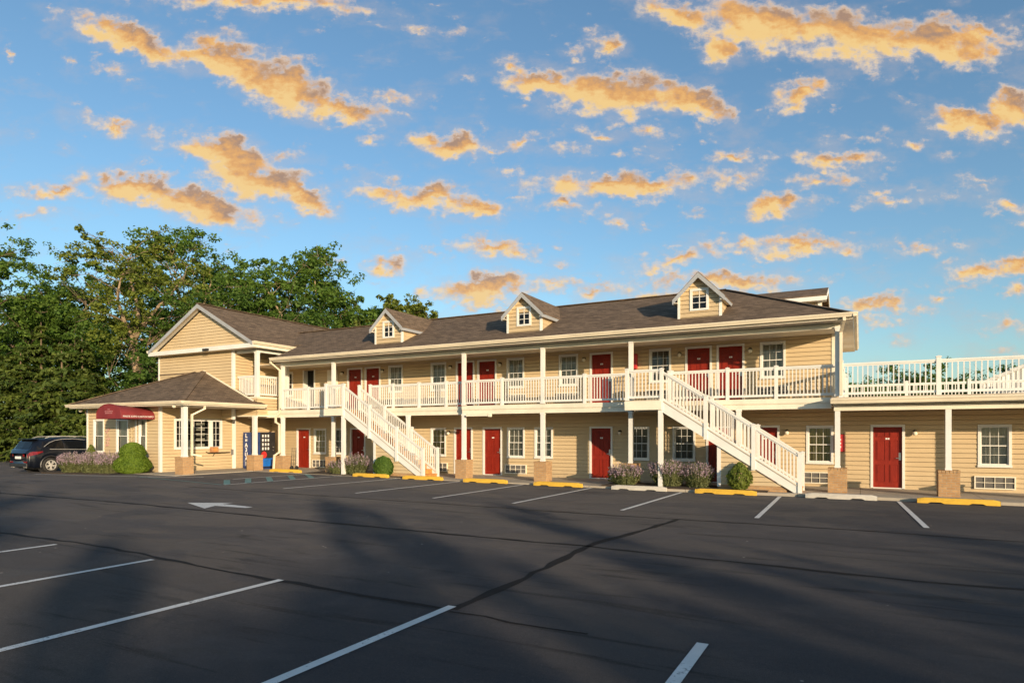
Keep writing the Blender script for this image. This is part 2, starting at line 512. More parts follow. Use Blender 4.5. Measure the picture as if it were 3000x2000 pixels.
M = dict(
    siding=m_siding(), shingle=m_shingle(), brick=m_brick(), asphalt=m_asphalt(), glass=m_glass(), red=m_red_door(),
    white=plain('white vinyl trim', (0.70, 0.685, 0.645), 0.45, 0.06, 1.3),
    trim=plain('cream trim board', (0.74, 0.68, 0.55), 0.5, 0.08, 1.2),
    gutter=plain('cream gutter metal', (0.70, 0.61, 0.46), 0.45, 0.10, 0.9),
    grey_metal=plain('grey rake flashing', (0.33, 0.34, 0.36), 0.5, 0.12, 1.5),
    soffit=plain('soffit vinyl', (0.74, 0.68, 0.57), 0.6, 0.08, 1.0),
    deckboard=plain('deck boards', (0.42, 0.36, 0.28), 0.75, 0.2, 2.0),
    wood=plain('stained stair treads', (0.52, 0.235, 0.06), 0.6, 0.25, 5.0),
    dark=plain('unlit interior black', (0.012, 0.011, 0.011), 0.8, 0.1),  # near-black colour paints in the shade of unlit interiors
    black=plain('black plastic', (0.02, 0.02, 0.022), 0.45, 0.2),
    steel=plain('brushed steel', (0.55, 0.53, 0.5), 0.3, 0.1, 8, metal=1.0),
    bronze=plain('bronze lamp metal', (0.06, 0.045, 0.03), 0.45, 0.2, metal=0.6),
    lampglass=plain('frosted lamp glass', (0.72, 0.66, 0.52), 0.25, 0.05),
    white_paint=m_paint('white road paint', (0.72, 0.70, 0.66)),
    teal_paint=m_paint('teal road paint', (0.11, 0.26, 0.255)),
    sealant=plain('tar crack sealant', (0.008, 0.0075, 0.0075), 0.8, 0.3, 6, spec=0.2),
    yellow_conc=m_concrete('yellow painted concrete', (0.70, 0.42, 0.045), 0.22),
    grey_conc=m_concrete('weathered white concrete', (0.56, 0.52, 0.45), 0.25),
    sidewalk=m_concrete('sidewalk concrete', (0.42, 0.365, 0.29), 0.22),
    soil=plain('mulch bed', (0.050, 0.032, 0.02), 0.95, 0.45, 9, bmp=0.8),
    awning=plain('burgundy awning canvas', (0.19, 0.026, 0.029), 0.65, 0.14, 2.0, spec=0.3),
    lettering=plain('white lettering', (0.75, 0.72, 0.70), 0.5, 0.05),
    curtain=m_curtain('grey curtain', (0.68, 0.62, 0.50)),
    curtain_green=m_curtain('olive curtain', (0.66, 0.56, 0.27)),
    curtain_dark=m_curtain('dark curtain', (0.24, 0.21, 0.175)),
    blind=plain('pale window blind', (0.72, 0.67, 0.57), 0.7, 0.1, 2),
    grille=plain('grey louvre metal', (0.20, 0.19, 0.18), 0.5, 0.15, 4),
    blue=plain('vending blue', (0.018, 0.045, 0.16), 0.3, 0.15, 3),
    bright_blue=plain('vending bright blue', (0.01, 0.13, 0.50), 0.3, 0.2, 3),
    sign_red=plain('sign red', (0.50, 0.03, 0.03), 0.4, 0.1, 3),
    carpaint=plain('dark navy car paint', (0.005, 0.007, 0.013), 0.30, 0.1, 2, spec=0.35, coat=0.5),
    carglass=plain('dark car glass', (0.006, 0.007, 0.009), 0.12, 0.1, spec=0.3),
    rubber=plain('tyre rubber', (0.018, 0.017, 0.017), 0.85, 0.2, 8),
    chrome=plain('alloy metal', (0.60, 0.58, 0.55), 0.35, 0.08, 6, metal=0.35),
    taillight=plain('red lamp lens', (0.16, 0.006, 0.008), 0.12, 0.15, 8),
    cardboard=plain('varnished box wood', (0.42, 0.20, 0.085), 0.6, 0.25, 7),
    corrugated=plain('white corrugated metal', (0.50, 0.49, 0.47), 0.5, 0.1, 1.5),
    bark=m_bark('tree bark', (0.20, 0.145, 0.095)),
    bark_pale=m_bark('pale bark', (0.36, 0.26, 0.165)),  # the bark's own lighter colour
    leaf=m_leaf('broad leaves', (0.044, 0.098, 0.016), (0.125, 0.198, 0.030)),
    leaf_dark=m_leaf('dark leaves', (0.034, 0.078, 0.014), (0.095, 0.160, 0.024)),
    leaf_yellow=m_leaf('yellow green leaves', (0.074, 0.110, 0.017), (0.185, 0.215, 0.034)),
    needle=m_leaf('conifer sprays', (0.026, 0.054, 0.011), (0.110, 0.140, 0.024), 0.2),
    hedge=m_leaf('clipped yew', (0.070, 0.125, 0.009), (0.140, 0.205, 0.020), 0.2, 3),
    sage=m_leaf('grey green stems', (0.085, 0.105, 0.040), (0.18, 0.19, 0.08), 0.25, 3),
    flower=m_leaf('lavender flowers', (0.30, 0.20, 0.29), (0.50, 0.38, 0.45), 0.25, 3),
    grass=m_leaf('lawn grass', (0.035, 0.055, 0.012), (0.11, 0.125, 0.025), 0.2, 0.3),
)

# ------------------------------------------------------------------ mesh helpers
class MB:
    """collects boxes, bars, polygons and builds them as ONE mesh object"""
    def __init__(s):
        s.v, s.f = [], []

    def poly(s, pts):
        i = len(s.v)
        s.v += [tuple(p) for p in pts]
        s.f.append(tuple(range(i, i + len(pts))))
        return s

    def box(s, x0, x1, y0, y1, z0, z1):
        i = len(s.v)
        s.v += [(x0, y0, z0), (x1, y0, z0), (x1, y1, z0), (x0, y1, z0), (x0, y0, z1), (x1, y0, z1), (x1, y1, z1), (x0, y1, z1)]
        for f in ((0, 3, 2, 1), (4, 5, 6, 7), (0, 1, 5, 4), (1, 2, 6, 5), (2, 3, 7, 6), (3, 0, 4, 7)):
            s.f.append(tuple(i + k for k in f))
        return s

    def prism(s, pts, d):
        """extrude a polygon by the vector d"""
        i, n = len(s.v), len(pts)
        s.v += [tuple(p) for p in pts]
        s.v += [tuple(Vector(p) + Vector(d)) for p in pts]
        s.f.append(tuple(i + k for k in range(n - 1, -1, -1)))
        s.f.append(tuple(i + n + k for k in range(n)))
        for k in range(n):
            j = (k + 1) % n
            s.f.append((i + k, i + j, i + n + j, i + n + k))
        return s

    def bar(s, a, b, w, h, up=(0, 0, 1)):
        """rectangular bar from a to b"""
        a, b = Vector(a), Vector(b)
        d = (b - a).normalized()
        u = Vector(up)
        if abs(d.dot(u)) > 0.99:
            u = Vector((0, 1, 0))
        x = d.cross(u).normalized()
        y = x.cross(d).normalized()
        q = [a + x * w * i / 2 + y * h * j / 2 for i, j in ((-1, -1), (1, -1), (1, 1), (-1, 1))]
        return s.prism(q, b - a)

    def tube(s, path, radii, n=8, cap=True):
        path = [Vector(p) for p in path]
        if not hasattr(radii, '__len__'):
            radii = [radii] * len(path)
        base = len(s.v)
        prev = None
        for k, p in enumerate(path):
            d = (path[min(k + 1, len(path) - 1)] - path[max(k - 1, 0)]).normalized()
            if prev is None:
                u = Vector((1, 0, 0)) if abs(d.x) < 0.9 else Vector((0, 1, 0))
            else:
                u = prev
            x = (u - d * u.dot(d)).normalized()
            prev = x
            y = d.cross(x)
            for j in range(n):
                t = 2 * math.pi * j / n
                s.v.append(tuple(p + (x * math.cos(t) + y * math.sin(t)) * radii[k]))
        for k in range(len(path) - 1):
            for j in range(n):
                a = base + k * n + j
                b = base + k * n + (j + 1) % n
                s.f.append((a, b, b + n, a + n))
        if cap:
            s.f.append(tuple(base + j for j in range(n - 1, -1, -1)))
            e = base + (len(path) - 1) * n
            s.f.append(tuple(e + j for j in range(n)))
        return s

    def lathe(s, c, prof, n=24, axis='z'):
        """prof: (radius, height) list"""
        base = len(s.v)
        for r, h in prof:
            for j in range(n):
                t = 2 * math.pi * j / n
                p = (r * math.cos(t), r * math.sin(t), h)
                if axis == 'x':
                    p = (p[2], p[0], p[1])
                if axis == 'y':
                    p = (p[0], p[2], p[1])
                s.v.append((c[0] + p[0], c[1] + p[1], c[2] + p[2]))
        for k in range(len(prof) - 1):
            for j in range(n):
                a = base + k * n + j
                b = base + k * n + (j + 1) % n
                s.f.append((a, b, b + n, a + n))
        return s

    def build(s, name, m, parent=None, smooth=False, bevel=0.0):
        off = Vector((0, 0, 0))
        p = parent
        while p is not None:
            off += Vector(p.location)
            p = p.parent
        me = bpy.data.meshes.new(name)
        me.from_pydata([(x - off.x, y - off.y, z - off.z) for x, y, z in s.v], [], s.f)
        me.materials.append(m)
        o = bpy.data.objects.new(name, me)
        col.objects.link(o)
        o.parent = parent
        if smooth:
            me.shade_smooth()
        if bevel:
            b = o.modifiers.new('bevel', 'BEVEL')
            b.width = bevel
            b.segments = 2
            b.limit_method = 'ANGLE'
        return o


def empty(name, loc):
    o = bpy.data.objects.new(name, None)
    col.objects.link(o)
    o.location = loc
    o.empty_display_size = 0.1
    return o


def tag(o, label, cat, group=None, kind=None):
    if label:
        o['label'] = label
    if cat:
        o['category'] = cat
    if group:
        o['group'] = group
    if kind:
        o['kind'] = kind
    return o


def struct(o, kind='structure'):
    o['kind'] = kind
    return o


KIDS = {}


def copy_tree(o, parent=None):
    c = o.copy()
    col.objects.link(c)
    c.parent = parent
    for ch in o.children:
        copy_tree(ch, c)
    return c


def raw_mesh(name, verts, quads, m, parent=None, smooth=False):
    """numpy arrays -> mesh object (for leaves)"""
    me = bpy.data.meshes.new(name)
    nv, nf = len(verts), len(quads)
    k = quads.shape[1]
    me.vertices.add(nv)
    me.vertices.foreach_set('co', verts.astype(np.float32).ravel())
    me.loops.add(nf * k)
    me.loops.foreach_set('vertex_index', quads.astype(np.int32).ravel())
    me.polygons.add(nf)
    me.polygons.foreach_set('loop_start', np.arange(0, nf * k, k, dtype=np.int32))
    me.polygons.foreach_set('loop_total', np.full(nf, k, dtype=np.int32))
    me.update(calc_edges=True)
    me.materials.append(m)
    o = bpy.data.objects.new(name, me)
    col.objects.link(o)
    o.parent = parent
    return o


def text_mesh(name, body, size, m, parent, loc, rot, extrude=0.004, bold=0.0):
    """lettering as a mesh part"""
    cu = bpy.data.curves.new('lettering_curve', 'FONT')
    cu.body = body
    cu.size = size
    cu.extrude = extrude
    cu.offset = bold
    cu.align_x = 'CENTER'
    cu.align_y = 'CENTER'
    t = bpy.data.objects.new('lettering_source', cu)
    col.objects.link(t)
    dg = bpy.context.evaluated_depsgraph_get()
    me = bpy.data.meshes.new_from_object(t.evaluated_get(dg))
    bpy.data.objects.remove(t)
    bpy.data.curves.remove(cu)
    me.materials.clear()
    me.materials.append(m)
    o = bpy.data.objects.new(name, me)
    col.objects.link(o)
    off = Vector((0, 0, 0))
    p = parent
    while p is not None:
        off += Vector(p.location)
        p = p.parent
    o.parent = parent
    o.location = Vector(loc) - off
    o.rotation_euler = rot
    return o


def lot_z(x):
    """the lot climbs a little towards the office"""
    if x > -5:
        return 0.0
    if x > -28:
        return 0.15 * (-5 - x) / 23
    if x > -35:
        return 0.15 - 0.12 * (-28 - x) / 7
    return 0.03


# ------------------------------------------------------------------ the ground
def build_ground():
    mb = MB()
    mb.poly([(-700, -500, -0.12), (700, -500, -0.12), (700, 900, -0.12), (-700, 900, -0.12)])
    m, g, b = mat('lawn soil')
    o = g.node('ShaderNodeTexCoord').outputs['Object']
    n = g.noise(o, 0.5, 8, 0.7)
    g.put(b.inputs['Base Color'], g.mix(g.ramp(n, 0.3, 0.7), (0.035, 0.055, 0.014), (0.10, 0.115, 0.03)))
    b.inputs['Roughness'].default_value = 1.0
    struct(mb.build('ground', m))
    mb = MB()
    xs = [-58, -46, -35, -31.5, -28, -24, -20, -15, -10, -5, 0, 8, 30]
    for a, c in zip(xs, xs[1:]):
        y1 = 21.4 if a > -26 else 23.0
        mb.poly([(a, -16, lot_z(a)), (c, -16, lot_z(c)), (c, y1, lot_z(c)), (a, y1, lot_z(a))])
    struct(mb.build('parking_lot', M['asphalt']))
    # sidewalk under the walkway and the office porch
    mb = MB()
    xs = [-28.2, -25.2, -20, -15, -10, -5, 0, 9]
    for a, c in zip(xs, xs[1:]):
        za, zc = max(0.085, lot_z(a) + 0.012), max(0.085, lot_z(c) + 0.012)
        y0 = 21.22
        joints = [a + (c - a) * k / 3 for k in range(4)]
        for p, q in zip(joints, joints[1:]):
            zp = za + (zc - za) * (p - a) / (c - a)
            zq = za + (zc - za) * (q - a) / (c - a)
            p2, q2 = p + 0.006, q - 0.006
            mb.poly([(p2, y0, zp), (q2, y0, zq), (q2, 24.75, zq), (p2, 24.75, zp)])
            mb.poly([(p2, y0, -0.05), (q2, y0, -0.05), (q2, y0, zq), (p2, y0, zp)])
    za = lot_z(-28) + 0.012
    mb.poly([(-28.2, 17.25, za), (-25.2, 17.25, za), (-25.2, 21.21, za), (-28.2, 21.21, za)])
    mb.poly([(-28.2, 17.25, 0), (-25.2, 17.25, 0), (-25.2, 17.25, za), (-28.2, 17.25, za)])
    mb.poly([(-25.2, 17.25, 0), (-25.2, 21.21, 0), (-25.2, 21.21, za), (-25.2, 17.25, za)])
    struct(mb.build('sidewalk', M['sidewalk']))

    def line(pts, w, m, dz=0.008):
        mb = MB()
        P = []
        for a, b in zip(pts, pts[1:]):
            n = max(1, int((Vector(b) - Vector(a)).length / 2))
            P += [tuple(Vector(a).lerp(Vector(b), k / n)) for k in range(n)]
        P.append(pts[-1])
        L, Rr = [], []
        for k, p in enumerate(P):
            d = (Vector(P[min(k + 1, len(P) - 1)]) - Vector(P[max(k - 1, 0)])).normalized()
            nn = Vector((-d.y, d.x))
            ww = w if not callable(w) else w(k)
            L.append(Vector(p) + nn * ww / 2)
            Rr.append(Vector(p) - nn * ww / 2)
        for k in range(len(P) - 1):
            q = [Rr[k], Rr[k + 1], L[k + 1], L[k]]
            mb.poly([(v.x, v.y, lot_z(v.x) + dz) for v in q])
        return mb
    for x, y0 in ((-1.24, 1.2), (-3.91, 0.6), (-6.52, 0.4), (-9.17, 0.2), (-11.75, 0.0)):
        struct(line([(x, y0), (x, 5.92)], 0.105, M['white_paint']).build('parking_line', M['white_paint']))
    for x0, x1 in ((1.17, 0.94), (-2.04, -2.13), (-5.17, -5.07), (-8.2, -8.16), (-10.8, -10.8), (-13.7, -13.55), (-16.8, -16.55), (-19.7, -19.5)):
        struct(line([(x0, 15.35), (x1, 21.0)], 0.105, M['white_paint']).build('parking_line', M['white_paint']))
    struct(line([(-21.7, 17.3), (-21.6, 21.1)], 0.10, M['white_paint']).build('parking_line', M['white_paint']))
    struct(line([(-33.0, 15.75), (-28.2, 15.6), (-26.0, 16.3), (-24.9, 17.1)], 0.11, M['white_paint']).build('parking_line', M['white_paint']))
    struct(line([(-25.4, 16.2), (-23.6, 17.4)], 0.11, M['white_paint']).build('parking_line', M['white_paint']))
    struct(line([(-26.2, 16.25), (-19.75, 15.3)], 0.09, M['teal_paint']).build('teal_line', M['teal_paint']))
    mb = MB()
    for a, b in (((-21.55, 16.9), (-19.7, 15.45)), ((-21.5, 17.85), (-19.65, 16.3)), ((-21.5, 18.85), (-19.62, 17.3)), ((-21.5, 20.0), (-19.6, 18.4)), ((-21.55, 21.0), (-19.6, 19.4))):
        q = line([a, b], 0.22, None)
        for f in q.f:
            mb.poly([q.v[i] for i in f])
    struct(mb.build('hatching', M['teal_paint']))
    # arrow painted on the lot, pointing left
    mb = MB()
    pts = [(-15.75, 10.95), (-14.75, 11.55), (-14.72, 11.28), (-13.72, 11.28), (-13.72, 10.98), (-14.5, 10.98), (-14.22, 10.45)]
    arrow = [(-15.6, 11.02), (-14.55, 11.62), (-14.62, 11.32), (-13.35, 11.22), (-13.35, 11.0), (-14.38, 10.93), (-14.1, 10.42)]
    mb.poly([(x, y, lot_z(x) + 0.008) for x, y in arrow][::-1])
    struct(mb.build('arrow_marking', M['white_paint']))
    # tar filled cracks
    rnd = random.Random(5)

    def crack(pts, w):
        P = []
        for a, b in zip(pts, pts[1:]):
            n = max(2, int((Vector(b) - Vector(a)).length / 0.35))
            P += [tuple(Vector(a).lerp(Vector(b), k / n) + Vector((rnd.uniform(-1, 1), rnd.uniform(-1, 1))) * 0.035) for k in range(n)]
        P.append(pts[-1])
        mb = line(P, lambda k: w * (0.45 + 0.7 * rnd.random()), None, 0.004)
        return struct(mb.build('crack_sealant', M['sealant']))
    crack([(-40, 9.4), (-22.6, 9.9), (-16.8, 10.2), (-11.4, 10.1), (-5.4, 10.13), (-4.06, 10.18), (-1.4, 9.92), (0.25, 9.75), (1.8, 9.8), (7, 9.6)], 0.14)
    crack([(-30, 6.6), (-14, 6.1), (-11, 6.2), (-8.3, 6.0), (-6.6, 5.88), (-3.9, 5.8)], 0.11)
    crack([(-3.85, 5.8), (-3.85, 7.2), (-3.92, 8.6), (-4.03, 10.15), (-3.75, 12.2), (-3.55, 14.3)], 0.16)
    crack([(-20, 14.2), (-7.6, 14.3), (-3.55, 14.33), (-0.6, 14.37), (2.5, 14.15), (8, 14.0)], 0.11)
    crack([(-3.8, 5.75), (-3.05, 5.7), (-2.25, 5.7)], 0.05)
    # planting beds
    for x0, x1, y0 in ((-22.2, -16.6, 21.24), (-7.9, -2.5, 21.24), (-33.6, -28.25, 16.3)):
        mb = MB()
        n = 14
        rr = random.Random(int(x0 * 7))
        fr = [(x0 + (x1 - x0) * k / n, y0 + (rr.uniform(-0.06, 0.06) if y0 < 17 else 0)) for k in range(n + 1)]
        y1 = 22.7 if y0 > 20 else 18.45
        for (a, ya), (b, yb) in zip(fr, fr[1:]):
            z = lot_z((a + b) / 2)
            zt = max(0.1, z) + 0.05
            mb.poly([(a, ya, zt - 0.03), (b, yb, zt - 0.03), (b, y1, zt), (a, y1, zt)])
            mb.poly([(a, ya, 0), (b, yb, 0), (b, yb, zt - 0.03), (a, ya, zt - 0.03)])
        struct(mb.build('mulch_bed', M['soil']))


build_ground()

# ------------------------------------------------------------------ the motel
BASE = (-12.0, 24.7, 0.0)
motel = tag(empty('motel_building', BASE), 'long two storey motel with beige siding, red doors, brown shingle roof and white railed walkways', 'building')
WY = 24.7       # main wall
PY = 22.5       # posts
F2 = 3.04       # upper floor


def siding_cells(mb, o, u, L, z0, z1, holes=(), lim=None, ph=0.085, c=0.15, bot=0.016, top=0.003):
    """lapped siding on a vertical plane: o origin, u horizontal direction (outward normal is (u.y,-u.x)), holes (ua,ub,za,zb)"""
    o, u = Vector(o), Vector(u).normalized()
    n = Vector((u.y, -u.x, 0))
    zs = {z0, z1}
    gr, dp = 0.0155, -0.055
    k = math.ceil((z0 - ph) / c)
    while ph + k * c < z1 + c:
        for zz in (ph + k * c, ph + k * c - gr):
            if z0 < zz < z1:
                zs.add(zz)
        k += 1
    for h in holes:
        for z in h[2:4]:
            if z0 < z < z1:
                zs.add(z)
    zs = sorted(zs)

    def pt(uu, z, off):
        return tuple(Vector((o.x, o.y, z)) + u * uu + n * off)
    for a, b in zip(zs, zs[1:]):
        if b - a < 1e-4:
            continue
        mid = (a + b) / 2
        ci = math.floor((mid - ph) / c)
        cb = ph + ci * c
        groove = mid > cb + c - gr
        oa = dp if groove else bot + (top - bot) * (a - cb) / c
        ob = dp if groove else bot + (top - bot) * (b - cb) / c
        if lim:
            la, lb = lim(a), lim(b)
            spans = [(la[0], la[1], lb[0], lb[1])]
        else:
            iv = sorted([(h[0], h[1]) for h in holes if h[2] < mid < h[3]])
            cur = 0.0
            spans = []
            for p, q in iv:
                if p > cur:
                    spans.append((cur, p, cur, p))
                cur = max(cur, q)
            if cur < L:
                spans.append((cur, L, cur, L))
        for p, q, p2, q2 in spans:
            mb.poly([pt(p, a, oa), pt(q, a, oa), pt(q2, b, ob), pt(p2, b, ob)])
            if abs(a - cb) < 1e-4:
                mb.poly([pt(p, a, dp), pt(q, a, dp), pt(q, a, oa), pt(p, a, oa)])
            if groove and abs(a - (cb + c - gr)) < 1e-4:
                mb.poly([pt(p, a, top), pt(q, a, top), pt(q, a, dp), pt(p, a, dp)])


# --- prototypes of the repeated fittings, built at their own origin (x centre, wall plane y=0, bottom z=0)
def make_window(w, h, cols=3, rows=2, mk='curtain', name='window'):
    t = 0.07
    a = MB()
    a.box(-w / 2, -w / 2 + t, -0.035, 0.06, 0, h)
    a.box(w / 2 - t, w / 2, -0.035, 0.06, 0, h)
    a.box(-w / 2 + t, w / 2 - t, -0.033, 0.06, h - t, h)
    a.box(-w / 2 - 0.01, w / 2 + 0.01, -0.055, -0.0355, -0.012, 0.05)
    a.box(-w / 2 + t, w / 2 - t, -0.035, 0.06, 0, t)
    win = a.build(name, M['white'])
    s = MB()
    iw, ih = w / 2 - t, h - 2 * t
    r = 0.032
    for z0, z1, y in ((t, t + ih / 2 + r / 2, 0.012), (t + ih / 2 - r / 2, h - t, 0.036)):
        y1 = y + 0.022
        s.box(-iw, -iw + r, y, y1, z0, z1)
        s.box(iw - r, iw, y, y1, z0, z1)
        s.box(-iw + r, iw - r, y, y1, z0, z0 + r)
        s.box(-iw + r, iw - r, y, y1, z1 - r, z1)
        for c in range(1, cols):
            x = -iw + r + (2 * iw - 2 * r) * c / cols
            s.box(x - 0.0065, x + 0.0065, y + 0.003, y1 - 0.007, z0 + r, z1 - r)
        for q in range(1, rows):
            z = z0 + r + (z1 - z0 - 2 * r) * q / rows
            s.box(-iw + r, iw - r, y + 0.004, y1 - 0.006, z - 0.0065, z + 0.0065)
    s.build('sash', M['white'], win)
    g = MB()
    g.poly([(-iw, 0.064, t), (iw, 0.064, t), (iw, 0.064, h - t), (-iw, 0.064, h - t)])
    g.build('pane', M['glass'], win)
    c = MB()
    n = 26
    for k in range(n):
        xa, xb = -w / 2 + w * k / n, -w / 2 + w * (k + 1) / n
        ya, yb = 0.13 + 0.016 * math.sin(k * 1.9), 0.13 + 0.016 * math.sin((k + 1) * 1.9)
        c.poly([(xa, ya, -0.05), (xb, yb, -0.05), (xb, yb, h + 0.05), (xa, ya, h + 0.05)])
    c.build('curtain', M[mk], win)
    return win


def make_door(w=0.98, h=2.09):
    t = 0.075
    f = MB()
    f.box(-w / 2, -w / 2 + t, -0.035, 0.09, 0, h)
    f.box(w / 2 - t, w / 2, -0.035, 0.09, 0, h)
    f.box(-w / 2 + t, w / 2 - t, -0.033, 0.09, h - t, h)
    f.box(-w / 2 + t, w / 2 - t, -0.02, 0.09, -0.01, 0.022)
    s = MB()
    hw = w / 2 - t
    y0 = 0.045
    zt = h - t
    # slab with six raised panels
    s.box(-hw, hw, y0, y0 + 0.045, 0.022, zt)
    pw = hw * 0.62
    for cx in (-hw * 0.46, hw * 0.46):
        for za, zb in ((0.20, 0.78), (0.92, 1.58), (1.69, 1.86)):
            x0, x1 = cx - pw / 2, cx + pw / 2
            r = 0.03
            # recessed channel drawn as a raised moulding and a raised field
            s.box(x0, x1, y0 - 0.016, y0, za, za + 0.016)
            s.box(x0, x1, y0 - 0.016, y0, zb - 0.016, zb)
            s.box(x0, x0 + 0.016, y0 - 0.016, y0, za + 0.016, zb - 0.016)
            s.box(x1 - 0.016, x1, y0 - 0.016, y0, za + 0.016, zb - 0.016)
            s.box(x0 + r, x1 - r, y0 - 0.007, y0, za + r, zb - r)
    door = s.build('door', M['red'])
    f.build('door_frame', M['white'], door)
    hnd = MB()
    hx = hw - 0.065
    hnd.box(hx - 0.032, hx + 0.032, y0 - 0.016, y0, 0.93, 1.17)
    hnd.box(hx - 0.11, hx + 0.01, y0 - 0.06, y0 - 0.042, 0.985, 1.005)
    hnd.box(hx - 0.01, hx + 0.01, y0 - 0.06, y0 - 0.016, 0.985, 1.005)
    hnd.build('handle', M['steel'], door)
    nb = MB()
    nb.box(-0.055, -0.005, y0 - 0.006, y0, 1.60, 1.655)
    nb.box(0.008, 0.055, y0 - 0.006, y0, 1.60, 1.655)
    nb.build('number_plate', M['lettering'], door)
    return door


def make_ac(w=1.04, h=0.40):
    f = MB()
    t = 0.035
    f.box(-w / 2, w / 2, -0.05, 0.03, 0, t)
    f.box(-w / 2, w / 2, -0.05, 0.03, h - t, h)
    f.box(-w / 2, -w / 2 + t, -0.049, 0.03, t, h - t)
    f.box(w / 2 - t, w / 2, -0.049, 0.03, t, h - t)
    for k in (1, 2, 3):
        x = -w / 2 + w * k / 4
        f.box(x - 0.008, x + 0.008, -0.045, 0.0, t, h - t)
    f.box(-w / 2 + t, w / 2 - t, -0.046, 0.0, h / 2 - 0.008, h / 2 + 0.008)
    ac = f.build('air_conditioner', M['trim'])
    lv = MB()
    z = t
    while z < h - t - 0.01:
        lv.poly([(-w / 2 + t, -0.012, z), (w / 2 - t, -0.012, z), (w / 2 - t, -0.028, z + 0.016), (-w / 2 + t, -0.028, z + 0.016)])
        lv.poly([(-w / 2 + t, -0.028, z + 0.016), (w / 2 - t, -0.028, z + 0.016), (w / 2 - t, -0.012, z + 0.022), (-w / 2 + t, -0.012, z + 0.022)])
        z += 0.022
    lv.build('louvre', M['grille'], ac)
    return ac


def make_lamp():
    b = MB()
    b.lathe((0, -0.018, 0), [(0.0, -0.03), (0.055, -0.03), (0.055, 0.0), (0.0, 0.001)], 12, 'y')
    b.tube([(0, -0.03, 0), (0, -0.10, 0.03), (0, -0.13, 0.0)], 0.014, 6)
    b.lathe((0, -0.13, 0), [(0.0, 0.045), (0.05, 0.035), (0.062, 0.0), (0.056, -0.012)], 12)
    lamp = b.build('wall_lamp', M['bronze'])
    s = MB()
    s.lathe((0, -0.13, 0), [(0.05, -0.012), (0.075, -0.05), (0.07, -0.10), (0.03, -0.135), (0.0, -0.14)], 14)
    s.build('lamp_glass', M['lampglass'], lamp, smooth=True)
    return lamp


proto = []


def inst(p, x, y, z, rz=0.0, mk=None):
    """place a copy of a fitting as a part of the motel"""
    if p not in proto:
        proto.append(p)
        o = p
    else:
        o = copy_tree(p)
    o.parent = motel
    o.location = (x - BASE[0], y - BASE[1], z - BASE[2])
    o.rotation_euler = (0, 0, rz)
    if mk:
        for ch in o.children:
            if ch.name.startswith('curtain'):
                ch.material_slots[0].link = 'OBJECT'
                ch.material_slots[0].material = M[mk]
    return o


def rect(cx, w, z0, z1, x_org):
    return (cx - w / 2 - x_org, cx + w / 2 - x_org, z0, z1)


LD = [-25.56, -21.88, -15.72, -14.21, -9.18, -4.56, -3.0, 0.79]
UD = [-22.08, -20.95, -15.62, -14.49, -9.17, -5.33, -4.18]
LW = [-24.40, -23.02, -17.08, -13.05, -11.73, -7.62, -5.87, -1.23, 3.65]
UW = [-26.75, -19.54, -17.07, -13.07, -10.60, -6.78, -2.74]
LWM = ['curtain_green', 'curtain_dark', 'curtain_green', 'curtain', 'curtain', 'curtain_dark', 'curtain_dark', 'curtain_green', 'blind']
UWM = ['curtain_dark', 'curtain', 'curtain', 'curtain', 'curtain', 'curtain_dark', 'curtain']
DW, DH, WW, WH = 0.98, 2.09, 0.85, 1.31
DZ, WZ = 0.10, 0.865
UDZ, UWZ = 3.07, 3.855


def build_walls():
    x0, x1 = -27.95, -0.76
    ho = [rect(c, DW - 0.03, 0, DZ + DH - 0.015, x0) for c in LD if c < 0] + [rect(c, WW - 0.03, WZ + 0.015, WZ + WH - 0.015, x0) for c in LW if c < 0]
    hu = [rect(c, DW - 0.03, 2.9, UDZ + DH - 0.015, x0) for c in UD] + [rect(c, WW - 0.03, UWZ + 0.015, UWZ + WH - 0.015, x0) for c in UW]
    hu.append((-25.54 - x0, -24.80 - x0, 2.9, 5.16))
    mb = MB()
    siding_cells(mb, (x0, WY, 0), (1, 0, 0), x1 - x0, 0.06, 2.78, ho)
    mb.build('lower_wall', M['siding'], motel)
    mb = MB()
    siding_cells(mb, (x0, WY, 0), (1, 0, 0), x1 - x0, 2.9, 5.36, hu)
    mb.build('upper_wall', M['siding'], motel)
    mb = MB()
    siding_cells(mb, (x1, WY, 0), (1, 0, 0), 9.5, 0.06, 2.78, [rect(0.79, DW - 0.03, 0, DZ + DH - 0.015, x1), rect(3.65, WW - 0.03, WZ + 0.015, WZ + WH - 0.015, x1)])
    mb.build('annex_wall', M['siding'], motel)
    mb = MB()
    siding_cells(mb, (x1, WY, 0), (0, 1, 0), 6.0, 2.9, 5.36, [(1.6, 2.4, 3.85, 5.15), (3.6, 4.4, 3.85, 5.15)])
    mb.build('end_wall', M['siding'], motel)
    # corner boards
    mb = MB()
    mb.box(x1 - 0.10, x1 + 0.03, WY - 0.03, WY + 0.10, 2.9, 5.36)
    mb.build('corner_board', M['trim'], motel)
    # rear and inner walls keep the rooms dark
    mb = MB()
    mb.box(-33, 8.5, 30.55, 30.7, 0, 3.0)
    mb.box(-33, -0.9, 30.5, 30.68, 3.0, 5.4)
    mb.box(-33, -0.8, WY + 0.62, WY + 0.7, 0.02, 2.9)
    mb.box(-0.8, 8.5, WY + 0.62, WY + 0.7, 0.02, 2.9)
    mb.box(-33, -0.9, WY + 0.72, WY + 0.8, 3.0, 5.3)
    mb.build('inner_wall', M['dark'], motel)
    for y in (26.3, 28.3):
        mb = MB()
        mb.box(x1 - 0.02, x1 + 0.05, y - 0.05, y + 0.9, 3.8, 5.2)
        mb.build('side_window_trim', M['white'], motel)


build_walls()

